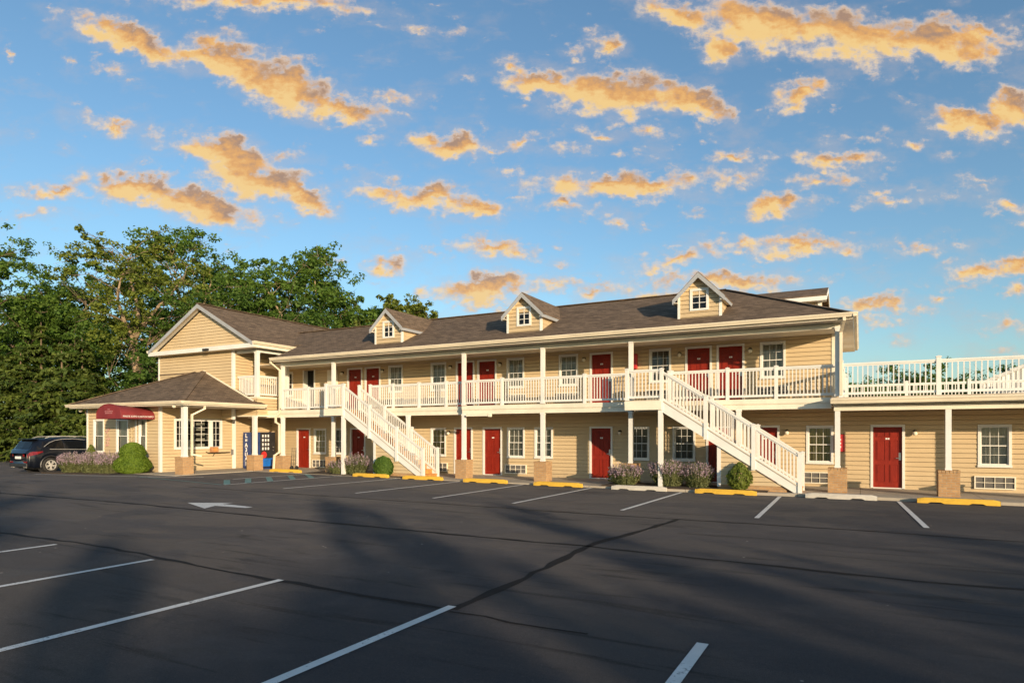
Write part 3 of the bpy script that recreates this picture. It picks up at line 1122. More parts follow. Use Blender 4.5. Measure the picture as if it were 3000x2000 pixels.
win0 = make_window(WW, WH)
for c, m_ in zip(LW, LWM):
    inst(win0, c, WY, WZ, mk=m_)
for c, m_ in zip(UW, UWM):
    inst(win0, c, WY, UWZ, mk=m_)
door0 = make_door()
for c in LD:
    inst(door0, c, WY, DZ)
for c in UD:
    inst(door0, c, WY, UDZ)
ac0 = make_ac()
for c in (-24.4, -17.08, -13.05, -8.2, -1.23, 3.65):
    inst(ac0, c, WY - 0.02, 0.18)
for c in (-19.54, -17.07, -13.07, -10.60, -6.78, -2.74):
    inst(ac0, c, WY - 0.02, 3.2)
lamp0 = make_lamp()
for x, z in ((1.55, 1.97), (-2.27, 1.99), (-8.36, 1.99), (-16.45, 1.99), (-6.01, 4.93), (-3.48, 4.93), (-9.87, 4.95), (-13.78, 4.95), (-16.36, 4.95), (-22.81, 4.96), (-20.27, 4.96)):
    inst(lamp0, x, WY - 0.016, z)

# near-black panel painting the shade inside the open passage on the upper walkway
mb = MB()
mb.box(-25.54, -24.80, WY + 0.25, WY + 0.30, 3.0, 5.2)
mb.build('passage_shade_panel', M['dark'], motel)
mb = MB()
mb.box(-25.60, -25.52, WY - 0.03, WY + 0.25, 3.04, 5.2)
mb.box(-24.82, -24.74, WY - 0.03, WY + 0.25, 3.04, 5.2)
mb.build('passage_frame', M['white'], motel)

# small house dormer, roof etc
EZ, EY, SL, RY = 5.5, 21.9, 0.455, 26.3
RZ = EZ + SL * (RY - EY)
REND = -0.2


def slab(mb, pts, t=0.07):
    mb.prism([(x, y, z) for x, y, z in pts], (0, 0, -t))


def build_main_roof():
    ax = REND - (RY - EY)
    mb = MB()
    B = 2 * RY - EY
    slab(mb, [(-24.75, EY, EZ), (REND, EY, EZ), (ax, RY, RZ), (-32, RY, RZ), (-32, 23.85, EZ + SL * (23.85 - EY)), (-24.75, 23.85, EZ + SL * (23.85 - EY))])
    slab(mb, [(REND, EY, EZ), (REND, B, EZ), (ax, RY, RZ)])
    slab(mb, [(REND, B, EZ), (-32, B, EZ), (-32, RY, RZ), (ax, RY, RZ)])
    mb.build('roof', M['shingle'], motel)
    # ridge and hip caps
    mb = MB()
    mb.bar((-32, RY, RZ + 0.012), (ax, RY, RZ + 0.012), 0.26, 0.03)
    mb.bar((ax, RY, RZ + 0.012), (REND, EY, EZ + 0.012), 0.24, 0.03)
    mb.build('ridge_cap', M['shingle'], motel)
    # gutters
    mb = MB()
    prof = [(0.0, 0.0), (-0.135, 0.0), (-0.135, -0.035), (-0.115, -0.06), (-0.09, -0.125), (0.0, -0.125)]
    mb.prism([(-24.78, EY - 0.012 + a, EZ + 0.005 + b) for a, b in prof], (REND + 24.78 + 0.12, 0, 0))
    mb.prism([(REND + 0.012 - a, EY - 0.14, EZ + 0.003 + b) for a, b in prof], (0, B - EY + 0.2, 0))
    mb.build('gutter', M['gutter'], motel)
    # soffit, beam and porch ceiling
    mb = MB()
    mb.box(-24.7, REND, EY + 0.005, PY - 0.09, 5.325, 5.345)
    mb.box(-27.0, -0.76, PY + 0.09, WY + 0.02, 5.30, 5.32)
    mb.box(-0.74, REND, PY - 0.09, B, 5.325, 5.345)
    mb.build('soffit', M['soffit'], motel)
    mb = MB()
    mb.box(-24.72, REND, EY - 0.008, EY + 0.002, 5.36, 5.475)
    mb.box(REND - 0.01, REND + 0.004, EY, B, 5.33, 5.475)
    mb.build('fascia', M['trim'], motel)
    mb = MB()
    mb.box(-24.74, -0.55, PY - 0.02, PY + 0.12, 5.15, 5.324)
    mb.build('beam', M['trim'], motel)


build_main_roof()

# --- posts on brick bases
def post(x, y, z0, z1, base=True, zb=0.08, w=0.145, parent=motel):
    mb = MB()
    mb.box(x - w / 2, x + w / 2, y - w / 2, y + w / 2, z0, z1)
    mb.box(x - w / 2 - 0.012, x + w / 2 + 0.012, y - w / 2 - 0.012, y + w / 2 + 0.012, z0, z0 + 0.06)
    mb.box(x - w / 2 - 0.012, x + w / 2 + 0.012, y - w / 2 - 0.012, y + w / 2 + 0.012, z1 - 0.07, z1)
    o = mb.build('post', M['white'], parent)
    if base:
        b = MB()
        h = 0.26
        b.box(x - h, x + h, y - h, y + h, zb - 0.1, z0 - 0.075)
        # soldier course on top
        n = 6
        for k in range(n):
            a = x - h - 0.012 + (2 * h + 0.024) * k / n
            b.box(a + 0.005, a + (2 * h + 0.024) / n - 0.005, y - h - 0.012, y + h + 0.012, z0 - 0.075, z0)
        b.build('brick_base', M['brick'], o)
    return o


for x in (-24.66, -21.39, -14.29, -10.72, -7.23, -0.62, 2.24, 5.12):
    post(x, PY, 0.84, 2.70)
for x in (-24.66, -21.39, -14.29, -10.72, -7.23, -0.62):
    post(x, PY, 3.05, 5.20, base=False, w=0.14)
for x in (-17.2, -3.56):
    post(x, PY + 0.1, 0.08, 2.70, base=False)


# --- walkway decks
def deck(x0, x1, yf, two=True, zb=2.69):
    mb = MB()
    mb.box(x0, x1, yf + 0.03, WY - 0.02, 2.985, 3.035)
    mb.build('walkway_floor', M['deckboard'], motel)
    mb = MB()
    mb.box(x0, x1, yf, yf + 0.028, 2.885, 3.03)
    mb.box(x0, x1, yf + 0.012, yf + 0.028, 2.86, 2.885)
    mb.box(x0, x1, yf + 0.04, yf + 0.18, zb, 2.858)
    mb.build('deck_fascia', M['trim'], motel)
    mb = MB()
    mb.box(x0, x1, yf + 0.18, WY - 0.02, 2.80, 2.82)
    mb.build('porch_ceiling', M['soffit'], motel)


deck(-27.05, -21.0, 22.42)
deck(-20.99, -14.36, 22.72)
deck(-14.355, -7.2, 22.42)
deck(-7.195, -0.80, 22.72)


def railing(a, b, n, zt=1.0, zb=0.10, name='railing', w=0.032):
    """straight or sloping railing section between two newel posts, a and b at floor height"""
    a, b = Vector(a), Vector(b)
    mb = MB()
    up = Vector((0, 0, 1))
    mb.bar(a + up * zt, b + up * zt, 0.085, 0.055)
    mb.bar(a + up * (zt - 0.05), b + up * (zt - 0.05), 0.045, 0.045)
    mb.bar(a + up * zb, b + up * zb, 0.045, 0.075)
    for k in range(n):
        p = a.lerp(b, (k + 1) / (n + 1))
        mb.box(p.x - w / 2, p.x + w / 2, p.y - w / 2, p.y + w / 2, p.z + zb + 0.03, p.z + zt - 0.065)
    return mb.build(name, M['white'], motel)


def newel(x, y, z0, z1, w=0.105, parent=motel):
    mb = MB()
    mb.box(x - w / 2, x + w / 2, y - w / 2, y + w / 2, z0, z1 - 0.05)
    mb.box(x - w / 2 - 0.014, x + w / 2 + 0.014, y - w / 2 - 0.014, y + w / 2 + 0.014, z1 - 0.05, z1 - 0.025)
    e = w / 2 + 0.005
    i = len(mb.v)
    mb.v += [(x - e, y - e, z1 - 0.025), (x + e, y - e, z1 - 0.025), (x + e, y + e, z1 - 0.025), (x - e, y + e, z1 - 0.025), (x, y, z1 + 0.01)]
    mb.f += [(i, i + 1, i + 4), (i + 1, i + 2, i + 4), (i + 2, i + 3, i + 4), (i + 3, i, i + 4)]
    return mb.build('newel_post', M['white'], parent)


def rail_run(pts, y, posts_at, gap=0.118):
    for (a, b) in zip(pts, pts[1:]):
        n = max(2, int(round((b - a) / gap)) - 1)
        railing((a + 0.05, y, F2), (b - 0.05, y, F2), n)
    for p in posts_at:
        newel(p, y, 3.0, 4.13)


rail_run([-24.62, -22.95, -21.08], 22.47, [-22.95])
rail_run([-19.45, -18.15, -16.75, -15.35, -14.36], 22.77, [-19.45, -18.15, -16.75, -15.35])
rail_run([-14.29, -12.49, -10.72], 22.47, [-12.49])
rail_run([-10.72, -8.99, -7.25], 22.47, [-8.99])
rail_run([-5.85, -3.95, -2.42, -0.66], 22.77, [-5.85, -3.95, -2.42])


# --- outside stairs
def staircase(x0, landing_l):
    y0, y1 = 21.60, 22.62
    st = empty('staircase', (x0 - BASE[0], y0 - BASE[1], 0))
    st.parent = motel
    k = 0.65

    def zt(x):
        return 3.02 - k * (x - x0)
    for y in (y0 - 0.02, y1 - 0.02):
        mb = MB()
        xe = x0 + 4.30
        mb.prism([(x0 - 0.03, y, zt(x0) + 0.0), (x0 - 0.03, y, zt(x0) - 0.37), (x0 + 0.05, y, zt(x0 + .05) - 0.37), (xe - 0.05, y, max(0.0, zt(xe - .05) - 0.37)), (xe, y, 0.0), (xe, y, zt(xe))], (0, 0.045, 0))
        mb.build('stringer', M['white'], st)
        mb = MB()
        mb.bar((x0, y + 0.022, zt(x0) + 0.012), (xe, y + 0.022, zt(xe) + 0.012), 0.07, 0.03)
        mb.build('stringer_cap', M['deckboard'], st)
    rs, go = 0.186, 0.286
    for i in range(15):
        z = 3.02 - (i + 1) * rs
        xa = x0 + i * go
        mb = MB()
        mb.box(xa - 0.02, xa + go + 0.02, y0 + 0.03, y1 - 0.025, z - 0.04, z)
        mb.box(xa, xa + 0.02, y0 + 0.03, y1 - 0.025, z + 0.001, z + rs - 0.041)
        if i == 14:
            mb.box(xa + go - 0.02, xa + go, y0 + 0.03, y1 - 0.025, 0.0, z - 0.041)
        mb.build('step', M['wood'], st)
    xs = [x0 + 0.02, x0 + 1.47, x0 + 2.94, x0 + 4.28]
    for y in (y0, y1):
        for a, b in zip(xs, xs[1:]):
            pa, pb = Vector((a + 0.05, y, zt(a + 0.05) - 0.02)), Vector((b - 0.05, y, zt(b - 0.05) - 0.02))
            r = railing(pa, pb, 11, 1.0, 0.09)
            r.parent = st
            for v in r.data.vertices:
                v.co -= st.location
        for i, a in enumerate(xs):
            newel(a, y, (zt(a) - 0.36 if i < 3 else 0.0) if i else 2.69, zt(a) + 1.10 if i < 3 else zt(a) + 1.1, 0.115, st)
    # landing
    mb = MB()
    mb.box(landing_l, x0 - 0.031, y0 - 0.06, 22.71, 2.99, 3.03)
    mb.build('landing_floor', M['deckboard'], st)
    mb = MB()
    mb.box(landing_l, x0 + 0.03, y0 - 0.09, y0 - 0.062, 2.70, 3.0)
    mb.box(landing_l, landing_l + 0.03, y0 - 0.06, 22.41, 2.70, 2.985)
    mb.box(landing_l + 0.03, x0 - 0.04, y0 - 0.06, 22.41, 2.72, 2.735)
    mb.build('landing_fascia', M['trim'], st)
    for v in ((landing_l + 0.06, y0),):
        newel(v[0], v[1], 2.99, 4.14, 0.115, st)
    r = railing((landing_l + 0.10, y0, F2), (x0 - 0.03, y0, F2), 8)
    r.parent = st
    for v in r.data.vertices:
        v.co -= st.location
    r = railing((landing_l + 0.06, y0 + 0.06, F2), (landing_l + 0.06, 22.44, F2), 6)
    r.parent = st
    for v in r.data.vertices:
        v.co -= st.location
    mb = MB()
    mb.box(x0 - 0.09, x0 + 0.055, y0 - 0.04, y0 + 0.105, 0.0, 2.70)
    mb.build('support_post', M['white'], st)
    # boarded closet below the flight
    xl = x0 + (1.68 if x0 < -10 else 1.84)
    cf = y0 + 0.045
    mb = MB()

    def lim(z):
        xr = min(x0 + 4.1, x0 + (3.02 - 0.30 - z) / k)
        return (0.0, max(0.02, xr - xl))
    siding_cells(mb, (xl, cf, 0), (1, 0, 0), 2.4, 0.26, 1.62, lim=lim)
    siding_cells(mb, (xl, 24.68, 0), (0, -1, 0), 24.68 - cf, 0.06, 1.60)
    mb.build('closet_wall', M['siding'], st)
    mb = MB()
    mb.box(xl - 0.02, xl + 0.10, cf - 0.02, cf + 0.10, 0.2, 1.72)
    mb.box(xl - 0.02, xl + 0.10, cf + 0.10, 24.66, 1.60, 1.66)
    mb.build('closet_corner', M['white'], st)
    mb = MB()
    mb.box(xl + 0.02, x0 + 3.9, cf + 0.004, cf + 0.2, 0.0, 0.28)
    mb.build('closet_footing', M['brick'], st)


staircase(-19.97, -21.04)
staircase(-5.90, -7.14)

# --- annex deck on the right, with its gutter, beam and railings
def annex():
    mb = MB()
    mb.box(-0.78, 9, 22.14, 32.4, 2.95, 3.0)
    mb.build('annex_deck', M['deckboard'], motel)
    mb = MB()
    prof = [(0.0, 0.0), (-0.13, 0.0), (-0.13, -0.04), (-0.11, -0.065), (-0.085, -0.15), (0.0, -0.15)]
    mb.prism([(-0.80, 22.14 + a, 2.955 + b) for a, b in prof], (10, 0, 0))
    mb.build('annex_gutter', M['gutter'], motel)
    mb = MB()
    mb.box(-0.72, 9, PY - 0.09, PY + 0.09, 2.60, 2.748)
    mb.box(-0.75, 9, 22.16, PY - 0.1, 2.78, 2.80)
    mb.build('annex_beam', M['trim'], motel)
    mb = MB()
    mb.box(-0.75, 9, PY + 0.1, WY, 2.76, 2.78)
    mb.build('annex_ceiling', M['soffit'], motel)
    for a, b in ((-0.52, 2.0), (2.0, 4.6), (4.6, 7.2)):
        railing((a + 0.05, 22.42, 3.02), (b - 0.05, 22.42, 3.02), 17)
    for a in (-0.52, 2.0, 4.6):
        newel(a, 22.42, 2.96, 4.16, 0.12)
    for k in range(4):
        railing((-0.52, 22.47 + k * 2.48, 3.02), (-0.52, 22.47 + (k + 1) * 2.48 - 0.1, 3.02), 17)
        newel(-0.52, 22.42 + (k + 1) * 2.48, 2.96, 4.16, 0.12)
    for k in range(4):
        railing((-0.46 + 2.2 * k, 32.35, 3.02), (-0.46 + 2.2 * (k + 1) - 0.1, 32.35, 3.02), 16)
        newel(-0.46 + 2.2 * (k + 1), 32.35, 2.96, 4.16, 0.12)


annex()

# --- dormers
def dormer(xl, xr):
    yf = 22.8
    zb = EZ + SL * (yf - EY) - 0.02
    ze = 6.66
    xc = (xl + xr) / 2
    hw = (xr - xl) / 2
    zp = ze + 0.72
    yb = EY + (ze - EZ) / SL
    d = empty('dormer', (xc - BASE[0], yf - BASE[1], zb))
    d.parent = motel
    mb = MB()
    siding_cells(mb, (xl, yf, 0), (1, 0, 0), xr - xl, zb, ze, [(hw - 0.31, hw + 0.31, zb + 0.26, zb + 1.0)])
    siding_cells(mb, (xl, yf, 0), (1, 0, 0), 1, ze, zp - 0.05, lim=lambda z: (hw * (z - ze) / (zp - ze), 2 * hw - hw * (z - ze) / (zp - ze)))
    # cheeks
    for x, sgn in ((xr, 1), (xl, -1)):
        cs = MB()
        z = zb
        while z < ze:
            z2 = min(z + 0.15, ze)
            ya, yb2 = EY + (z - EZ) / SL + 0.06, EY + (z2 - EZ) / SL + 0.06
            o1, o2 = 0.016 * sgn, 0.003 * sgn
            mb.poly([(x + o1, yf, z), (x + o1, max(yf, ya), z), (x + o2, max(yf, yb2), z2), (x + o2, yf, z2)])
            mb.poly([(x, yf, z), (x, max(yf, ya), z), (x + o1, max(yf, ya), z), (x + o1, yf, z)])
            z = z2
    mb.build('dormer_wall', M['siding'], d)
    for x in (xl, xr):
        mb = MB()
        mb.box(x - 0.06 if x == xr else x - 0.025, x + 0.025 if x == xr else x + 0.06, yf - 0.025, yf + 0.06, zb, ze)
        mb.build('corner_board', M['white'], d)
    # roof with overhang
    ov, of = 0.16, 0.22
    t = (zp - ze) / hw
    mb = MB()
    yr = EY + (zp + 0.06 - EZ) / SL
    ze2 = ze - ov * t + 0.06
    ye = EY + (ze2 - EZ) / SL
    for s in (-1, 1):
        xo = xc + s * (hw + ov)
        slab(mb, [(xc, yf - of, zp + 0.06), (xc, yr + 0.1, zp + 0.06), (xo, ye + 0.1, ze2), (xo, yf - of, ze2)], 0.05)
    mb.build('dormer_roof', M['shingle'], d)
    mb = MB()
    for s in (-1, 1):
        xo = xc + s * (hw + ov)
        mb.prism([(xc, yf - of - 0.02, zp + 0.03), (xo, yf - of - 0.02, ze2 - 0.02), (xo, yf - of - 0.02, ze2 - 0.19), (xc, yf - of - 0.02, zp - 0.15)], (0, 0.019, 0))
        a = xo - s * 0.02
        mb.box(min(xo, a), max(xo, a), yf - of, ye, ze2 - 0.17, ze2 - 0.052)
    mb.build('rake_board', M['grey_metal'], d)
    mb = MB()
    for s in (-1, 1):
        xo = xc + s * (hw + ov)
        mb.box(min(xc + s * hw, xo - s * .03), max(xc + s * hw, xo - s * .03), yf - of + 0.01, ye, ze2 - 0.14, ze2 - 0.12)
        mb.prism([(xc, yf - of + 0.001, zp - 0.02), (xo, yf - of + 0.001, ze2 - 0.06), (xo, yf + 0.0, ze2 - 0.06), (xc, yf + 0.0, zp - 0.02)], (0, 0, -0.01))
    mb.build('dormer_soffit', M['soffit'], d)
    # little window
    w, h, z0 = 0.64, 0.76, zb + 0.25
    mb = MB()
    t = 0.085
    mb.box(xc - w / 2, xc - w / 2 + t, yf - 0.04, yf + 0.04, z0, z0 + h)
    mb.box(xc + w / 2 - t, xc + w / 2, yf - 0.04, yf + 0.04, z0, z0 + h)
    mb.box(xc - w / 2 + t, xc + w / 2 - t, yf - 0.04, yf + 0.04, z0, z0 + t * 0.8)
    mb.box(xc - w / 2 + t, xc + w / 2 - t, yf - 0.04, yf + 0.04, z0 + h - t, z0 + h)
    mb.box(xc - 0.010, xc + 0.010, yf - 0.02, yf + 0.02, z0 + t * .8, z0 + h - t)
    for q in (1, 2):
        z = z0 + t * 0.8 + (h - 1.8 * t) * q / 3
        mb.box(xc - w / 2 + t, xc + w / 2 - t, yf - 0.018, yf + 0.018, z - 0.010, z + 0.010)
    mb.build('dormer_window', M['white'], d)
    mb = MB()
    mb.box(xc - w / 2 + 0.04, xc + w / 2 - 0.04, yf + 0.022, yf + 0.03, z0 + 0.04, z0 + h - 0.04)
    mb.build('pane', M['carglass'], d)


dormer(-5.61, -4.17)
dormer(-12.43, -10.93)
dormer(-19.18, -17.68)

# --- rear gabled block seen above the ridge on the right
def rear_block():
    mb = MB()
    x1, yr, zr = -1.25, 32.2, 8.42
    for s in (-1, 1):
        slab(mb, [(-12, yr, zr), (x1, yr, zr), (x1, yr + s * 1.7, zr - 0.62), (-12, yr + s * 1.7, zr - 0.62)])
    mb.build('rear_roof', M['shingle'], motel)
    mb = MB()
    siding_cells(mb, (x1 - 0.3, yr - 1.3, 0), (0, 1, 0), 2.6, 3, 7.7)
    siding_cells(mb, (-12, yr - 1.3, 0), (1, 0, 0), 10.45, 3, 7.8)
    mb.poly([(x1 - 0.3, yr - 1.3, 7.7), (x1 - 0.3, yr + 1.3, 7.7), (x1 - 0.3, yr, 8.3)])
    mb.build('rear_wall', M['siding'], motel)
    mb = MB()
    mb.box(-12, x1 - 0.02, yr - 1.72, yr - 1.69, 7.56, 7.74)
    mb.box(-12, x1 - 0.02, yr - 1.69, yr - 1.25, 7.56, 7.58)
    for s in (-1, 1):
        mb.prism([(x1 + 0.004, yr, zr - 0.02), (x1 + 0.004, yr + s * 1.7, zr - 0.64), (x1 + 0.004, yr + s * 1.7, zr - 0.84), (x1 + 0.004, yr, zr - 0.22)], (-0.03, 0, 0))
    mb.box(x1 - 0.36, x1 - 0.22, yr - 1.36, yr - 1.22, 3, 7.56)
    mb.build('rear_trim', M['white'], motel)


rear_block()

# --- two storey gabled wing on the left, with its corner balcony
def wing():
    gy, wy = 21.16, 21.6
    xl, xr, xc = -33.15, -25.2, -29.18
    ez, zr = 6.27, 8.40
    sl = (zr - ez) / (xr - xc)
    mb = MB()
    for x in (xl, xr):
        slab(mb, [(xc, gy, zr), (xc, 33, zr), (x, 33, ez), (x, gy, ez)])
    mb.build('wing_roof', M['shingle'], motel)
    mb = MB()
    mb.bar((xc, gy, zr + 0.012), (xc, 33, zr + 0.012), 0.26, 0.03)
    mb.build('ridge_cap', M['shingle'], motel)
    # gable siding
    mb = MB()
    a0, a1 = xl + 0.5, xr - 0.5
    hz = zr - 0.26
    z0 = ez - 0.02

    def lim(z):
        f = (z - z0) / (hz - z0)
        return ((xc - a0) * f, (a1 - a0) - (a1 - xc) * f)
    siding_cells(mb, (a0, wy - 0.14, 0), (1, 0, 0), 1, z0, hz, lim=lim)
    mb.build('gable_siding', M['siding'], motel)
    mb = MB()
    # flat soffit behind rakes and grey rake boards, white cornice board
    for s, x in ((-1, xl), (1, xr)):
        mb.prism([(xc, gy - 0.02, zr - 0.02), (x, gy - 0.02, ez - 0.02), (x, gy - 0.02, ez - 0.20), (xc, gy - 0.02, zr - 0.22)], (0, 0.019, 0))
    mb.build('rake_board', M['grey_metal'], motel)
    mb = MB()
    for s, x in ((-1, xl), (1, xr)):
        mb.prism([(xc, gy, zr - 0.08), (x, gy, ez - 0.08), (x, wy - 0.1, ez - 0.08), (xc, wy - 0.1, zr - 0.08)], (0, 0, -0.05))
    mb.box(xl + 0.05, xr - 0.05, gy + 0.03, wy, 5.985, 6.0)
    mb.box(xr - 0.5, xr - 0.02, wy, 25.0, 6.02, 6.035)
    mb.build('wing_soffit', M['soffit'], motel)
    mb = MB()
    mb.box(xl, xr + 0.02, gy, gy + 0.03, 5.98, 6.18)
    # narrow ledge behind the cornice board
    mb.prism([(xl + 0.1, gy + 0.03, 6.18), (xl + 0.1, wy - 0.12, 6.26), (xl + 0.1, wy - 0.12, 6.2), (xl + 0.1, gy + 0.03, 6.1)], (xr - xl - 0.2, 0, 0))
    mb.build('cornice', M['white'], motel)
    mb = MB()
    prof = [(0.0, 0.0), (0.13, 0.0), (0.13, -0.035), (0.11, -0.06), (0.085, -0.125), (0.0, -0.125)]
    mb.prism([(xr + a, gy - 0.02, ez + b) for a, b in prof], (0, 24.0 - gy, 0))
    mb.build('wing_gutter', M['gutter'], motel)
    mb = MB()
    mb.prism([(xl - a, gy - 0.02, ez + b) for a, b in prof], (0, 10, 0))
    mb.build('wing_gutter', M['gutter'], motel)
    mb = MB()
    mb.box(xr - 0.02, xr - 0.002, gy + 0.031, 24.2, 6.0, 6.21)
    mb.build('wing_fascia', M['trim'], motel)
    # walls
    wl, wr = -32.9, -27.08
    mb = MB()
    siding_cells(mb, (wl, wy, 0), (1, 0, 0), wr - wl, 2.6, 6.0)
    siding_cells(mb, (wl, 33, 0), (0, -1, 0), 11.4, 0.0, 6.2)
    siding_cells(mb, (wr, wy, 0), (0, 1, 0), 3.6, 3.6, 6.2)
    mb.build('wing_wall', M['siding'], motel)
    mb = MB()
    mb.box(wl - 0.03, wl + 0.07, wy - 0.03, wy + 0.07, 2.6, 5.99)
    mb.build('corner_board', M['white'], motel)
    mb = MB()
    mb.box(wr - 0.10, wr + 0.03, wy - 0.03, wy + 0.10, 2.6, 5.99)
    mb.build('corner_board', M['white'], motel)
    # balcony
    bx, by = -25.62, 21.78
    mb = MB()
    siding_cells(mb, (bx, by, 0), (0, 1, 0), 2.9, 2.80, 3.62)
    siding_cells(mb, (wr, by, 0), (1, 0, 0), bx - wr, 2.80, 3.62)
    mb.build('balcony_apron', M['siding'], motel)
    mb = MB()
    mb.box(wr, bx + 0.03, by - 0.03, by + 2.9, 3.62, 3.70)
    mb.box(wr, bx + 0.01, by - 0.01, by + 2.9, 2.74, 2.80)
    mb.build('balcony_floor', M['trim'], motel)
    mb = MB()
    mb.box(wr + 0.03, bx + 0.02, by - 0.02, by + 0.14, 5.84, 5.984)
    mb.box(bx - 0.14, bx + 0.02, by + 0.14, 24.6, 5.84, 5.984)
    mb.build('balcony_beam', M['white'], motel)
    post(bx - 0.06, by + 0.06, 3.70, 5.84, base=False, w=0.17)
    post(bx - 0.06, by + 1.9, 3.70, 5.84, base=False, w=0.17)
    z = 3.72
    r1 = railing((wr + 0.05, by + 0.06, z), (bx - 0.15, by + 0.06, z), 11, 0.98)
    r2 = railing((bx - 0.06, by + 0.16, z), (bx - 0.06, by + 1.8, z), 13, 0.98)
    # flood light under the gable
    mb = MB()
    mb.box(-28.62, -28.30, gy - 0.05, gy, 6.0, 6.10)
    mb.lathe((-28.56, gy - 0.10, 6.04), [(0.0, -0.05), (0.06, -0.05), (0.07, 0.04), (0.0, 0.05)], 10, 'y')
    mb.lathe((-28.36, gy - 0.10, 6.04), [(0.0, -0.05), (0.06, -0.05), (0.07, 0.04), (0.0, 0.05)], 10, 'y')
    mb.build('flood_light', M['black'], motel)


wing()

# --- office: hipped single storey block with porch
def office():
    x0, x1, y0 = -33.85, -25.3, 17.62
    ez, sl = 3.30, 0.44
    top = 21.58
    zt = ez + sl * (top - y0)
    run = top - y0
    mb = MB()
    slab(mb, [(x0, y0, ez), (x1, y0, ez), (x1 - run, top, zt), (x0 + run, top, zt)])
    slab(mb, [(x1, y0, ez), (x1, 22.05, ez), (x1 - run - 0.3, 22.05, zt), (x1 - run, top, zt)])
    slab(mb, [(x0, y0, ez), (x0 + run, top, zt), (x0 + run, 30, zt), (x0, 30, ez)])
    slab(mb, [(x0 + run, top, zt), (-32.88, top, zt), (-32.88, 30, zt), (x0 + run, 30, zt)])
    mb.build('office_roof', M['shingle'], motel)
    mb = MB()
    mb.bar((x1, y0, ez + 0.015), (x1 - run, top, zt + 0.015), 0.26, 0.035)
    mb.bar((x0, y0, ez + 0.015), (x0 + run, top, zt + 0.015), 0.26, 0.035)
    mb.build('hip_cap', M['shingle'], motel)
    mb = MB()
    mb.bar((x1 - 0.35, top - 0.0, ez + 0.19), (x1 - run, top - 0.0, zt + 0.03), 0.05, 0.07)
    mb.build('flashing', M['trim'], motel)
    mb = MB()
    prof = [(0.0, 0.0), (-0.13, 0.0), (-0.13, -0.035), (-0.11, -0.06), (-0.085, -0.125), (0.0, -0.125)]
    mb.prism([(x0 - 0.13, y0 + a, ez + b) for a, b in prof], (x1 - x0 + 0.26, 0, 0))
    mb.prism([(x1 - a, y0 - 0.02, ez + b - 0.002) for a, b in prof], (0, 4.42, 0))
    mb.build('office_gutter', M['gutter'], motel)
    mb = MB()
    mb.box(x0 + 0.02, x1 - 0.02, y0 + 0.02, 18.4, 3.12, 3.14)
    mb.box(-27.96, x1 - 0.02, 18.4, 22.0, 3.12, 3.14)
    mb.box(x0, x1, y0, y0 + 0.015, 3.14, 3.232)
    mb.box(x1 - 0.015, x1, y0 + 0.02, 22.0, 3.14, 3.232)
    mb.build('office_soffit', M['soffit'], motel)
    fy, fx0, fx1 = 18.4, -33.7, -27.95
    mb = MB()
    H = [(-33.14 - fx0, -32.28 - fx0, 1.0, 2.58), (-31.25 - fx0, -30.34 - fx0, 1.0, 2.58), (-29.50 - fx0, -28.95 - fx0, 1.0, 2.58)]
    siding_cells(mb, (fx0, fy, 0), (1, 0, 0), fx1 - fx0, 0.10, 3.13, H)
    siding_cells(mb, (fx0, 30, 0), (0, -1, 0), 11.6, 0.0, 3.13)
    siding_cells(mb, (fx1, fy, 0), (0, 1, 0), 6.3, 0.16, 3.13, [(19.10 - fy, 21.60 - fy, 1.2, 2.58)])
    mb.build('office_wall', M['siding'], motel)
    mb = MB()
    mb.box(-33.6, -28.3, 19.3, 19.4, 0.1, 3.1)
    mb.box(-29.3, -29.2, 19.4, 24, 0.1, 3.1)
    mb.build('inner_wall', M['dark'], motel)
    mb = MB()
    mb.box(fx1 - 0.09, fx1 + 0.03, fy - 0.03, fy + 0.09, 0.13, 3.12)
    mb.build('corner_board', M['white'], motel)
    mb = MB()
    mb.box(fx0 - 0.03, fx0 + 0.08, fy - 0.03, fy + 0.08, 0.1, 3.12)
    mb.build('corner_board', M['white'], motel)
    mb = MB()
    mb.box(fx1, fx1 + 0.035, 22.22, 22.42, 0.14, 3.12)
    mb.build('corner_board', M['white'], motel)
    mb = MB()
    mb.box(-29.78, -29.66, fy - 0.03, fy, 0.2, 2.6)
    mb.build('jamb_board', M['white'], motel)
    for (a, b) in ((-33.16, -32.27), (-31.27, -30.32), (-29.52, -28.93)):
        w = make_window(b - a, 1.62, 1, 1, 'blind')
        inst(w, (a + b) / 2, fy, 0.98)
    # wide gridded office window in the porch wall
    wf = MB()
    X = fx1
    ya, yb, yc, za, zb = 19.07, 21.63, 21.0, 1.17, 2.61
    t = 0.11
    wf.box(X - 0.05, X + 0.035, ya, ya + t, za, zb)
    wf.box(X - 0.05, X + 0.035, yb - t, yb, za, zb)
    wf.box(X - 0.05, X + 0.033, ya + t, yb - t, za, za + t)
    wf.box(X - 0.05, X + 0.033, ya + t, yb - t, zb - t, zb)
    wf.box(X - 0.05, X + 0.03, yc - 0.10, yc + 0.10, za + t, zb - t)
    win = wf.build('office_window', M['white'], motel)
    mu = MB()
    for y in (19.36, 19.72, 20.1, 20.5, 21.3):
        mu.box(X - 0.03, X - 0.005, y - 0.008, y + 0.008, za + t, zb - t)
    for k in (1, 2, 3):
        z = za + t + (zb - za - 2 * t) * k / 4
        mu.box(X - 0.029, X - 0.006, ya + t, yc - 0.1, z - 0.007, z + 0.007)
        mu.box(X - 0.029, X - 0.006, yc + 0.1, yb - t, z - 0.007, z + 0.007)
    mu.build('muntin', M['white'], win)
    gl = MB()
    gl.poly([(X - 0.04, ya, za), (X - 0.04, yb, za), (X - 0.04, yb, zb), (X - 0.04, ya, zb)])
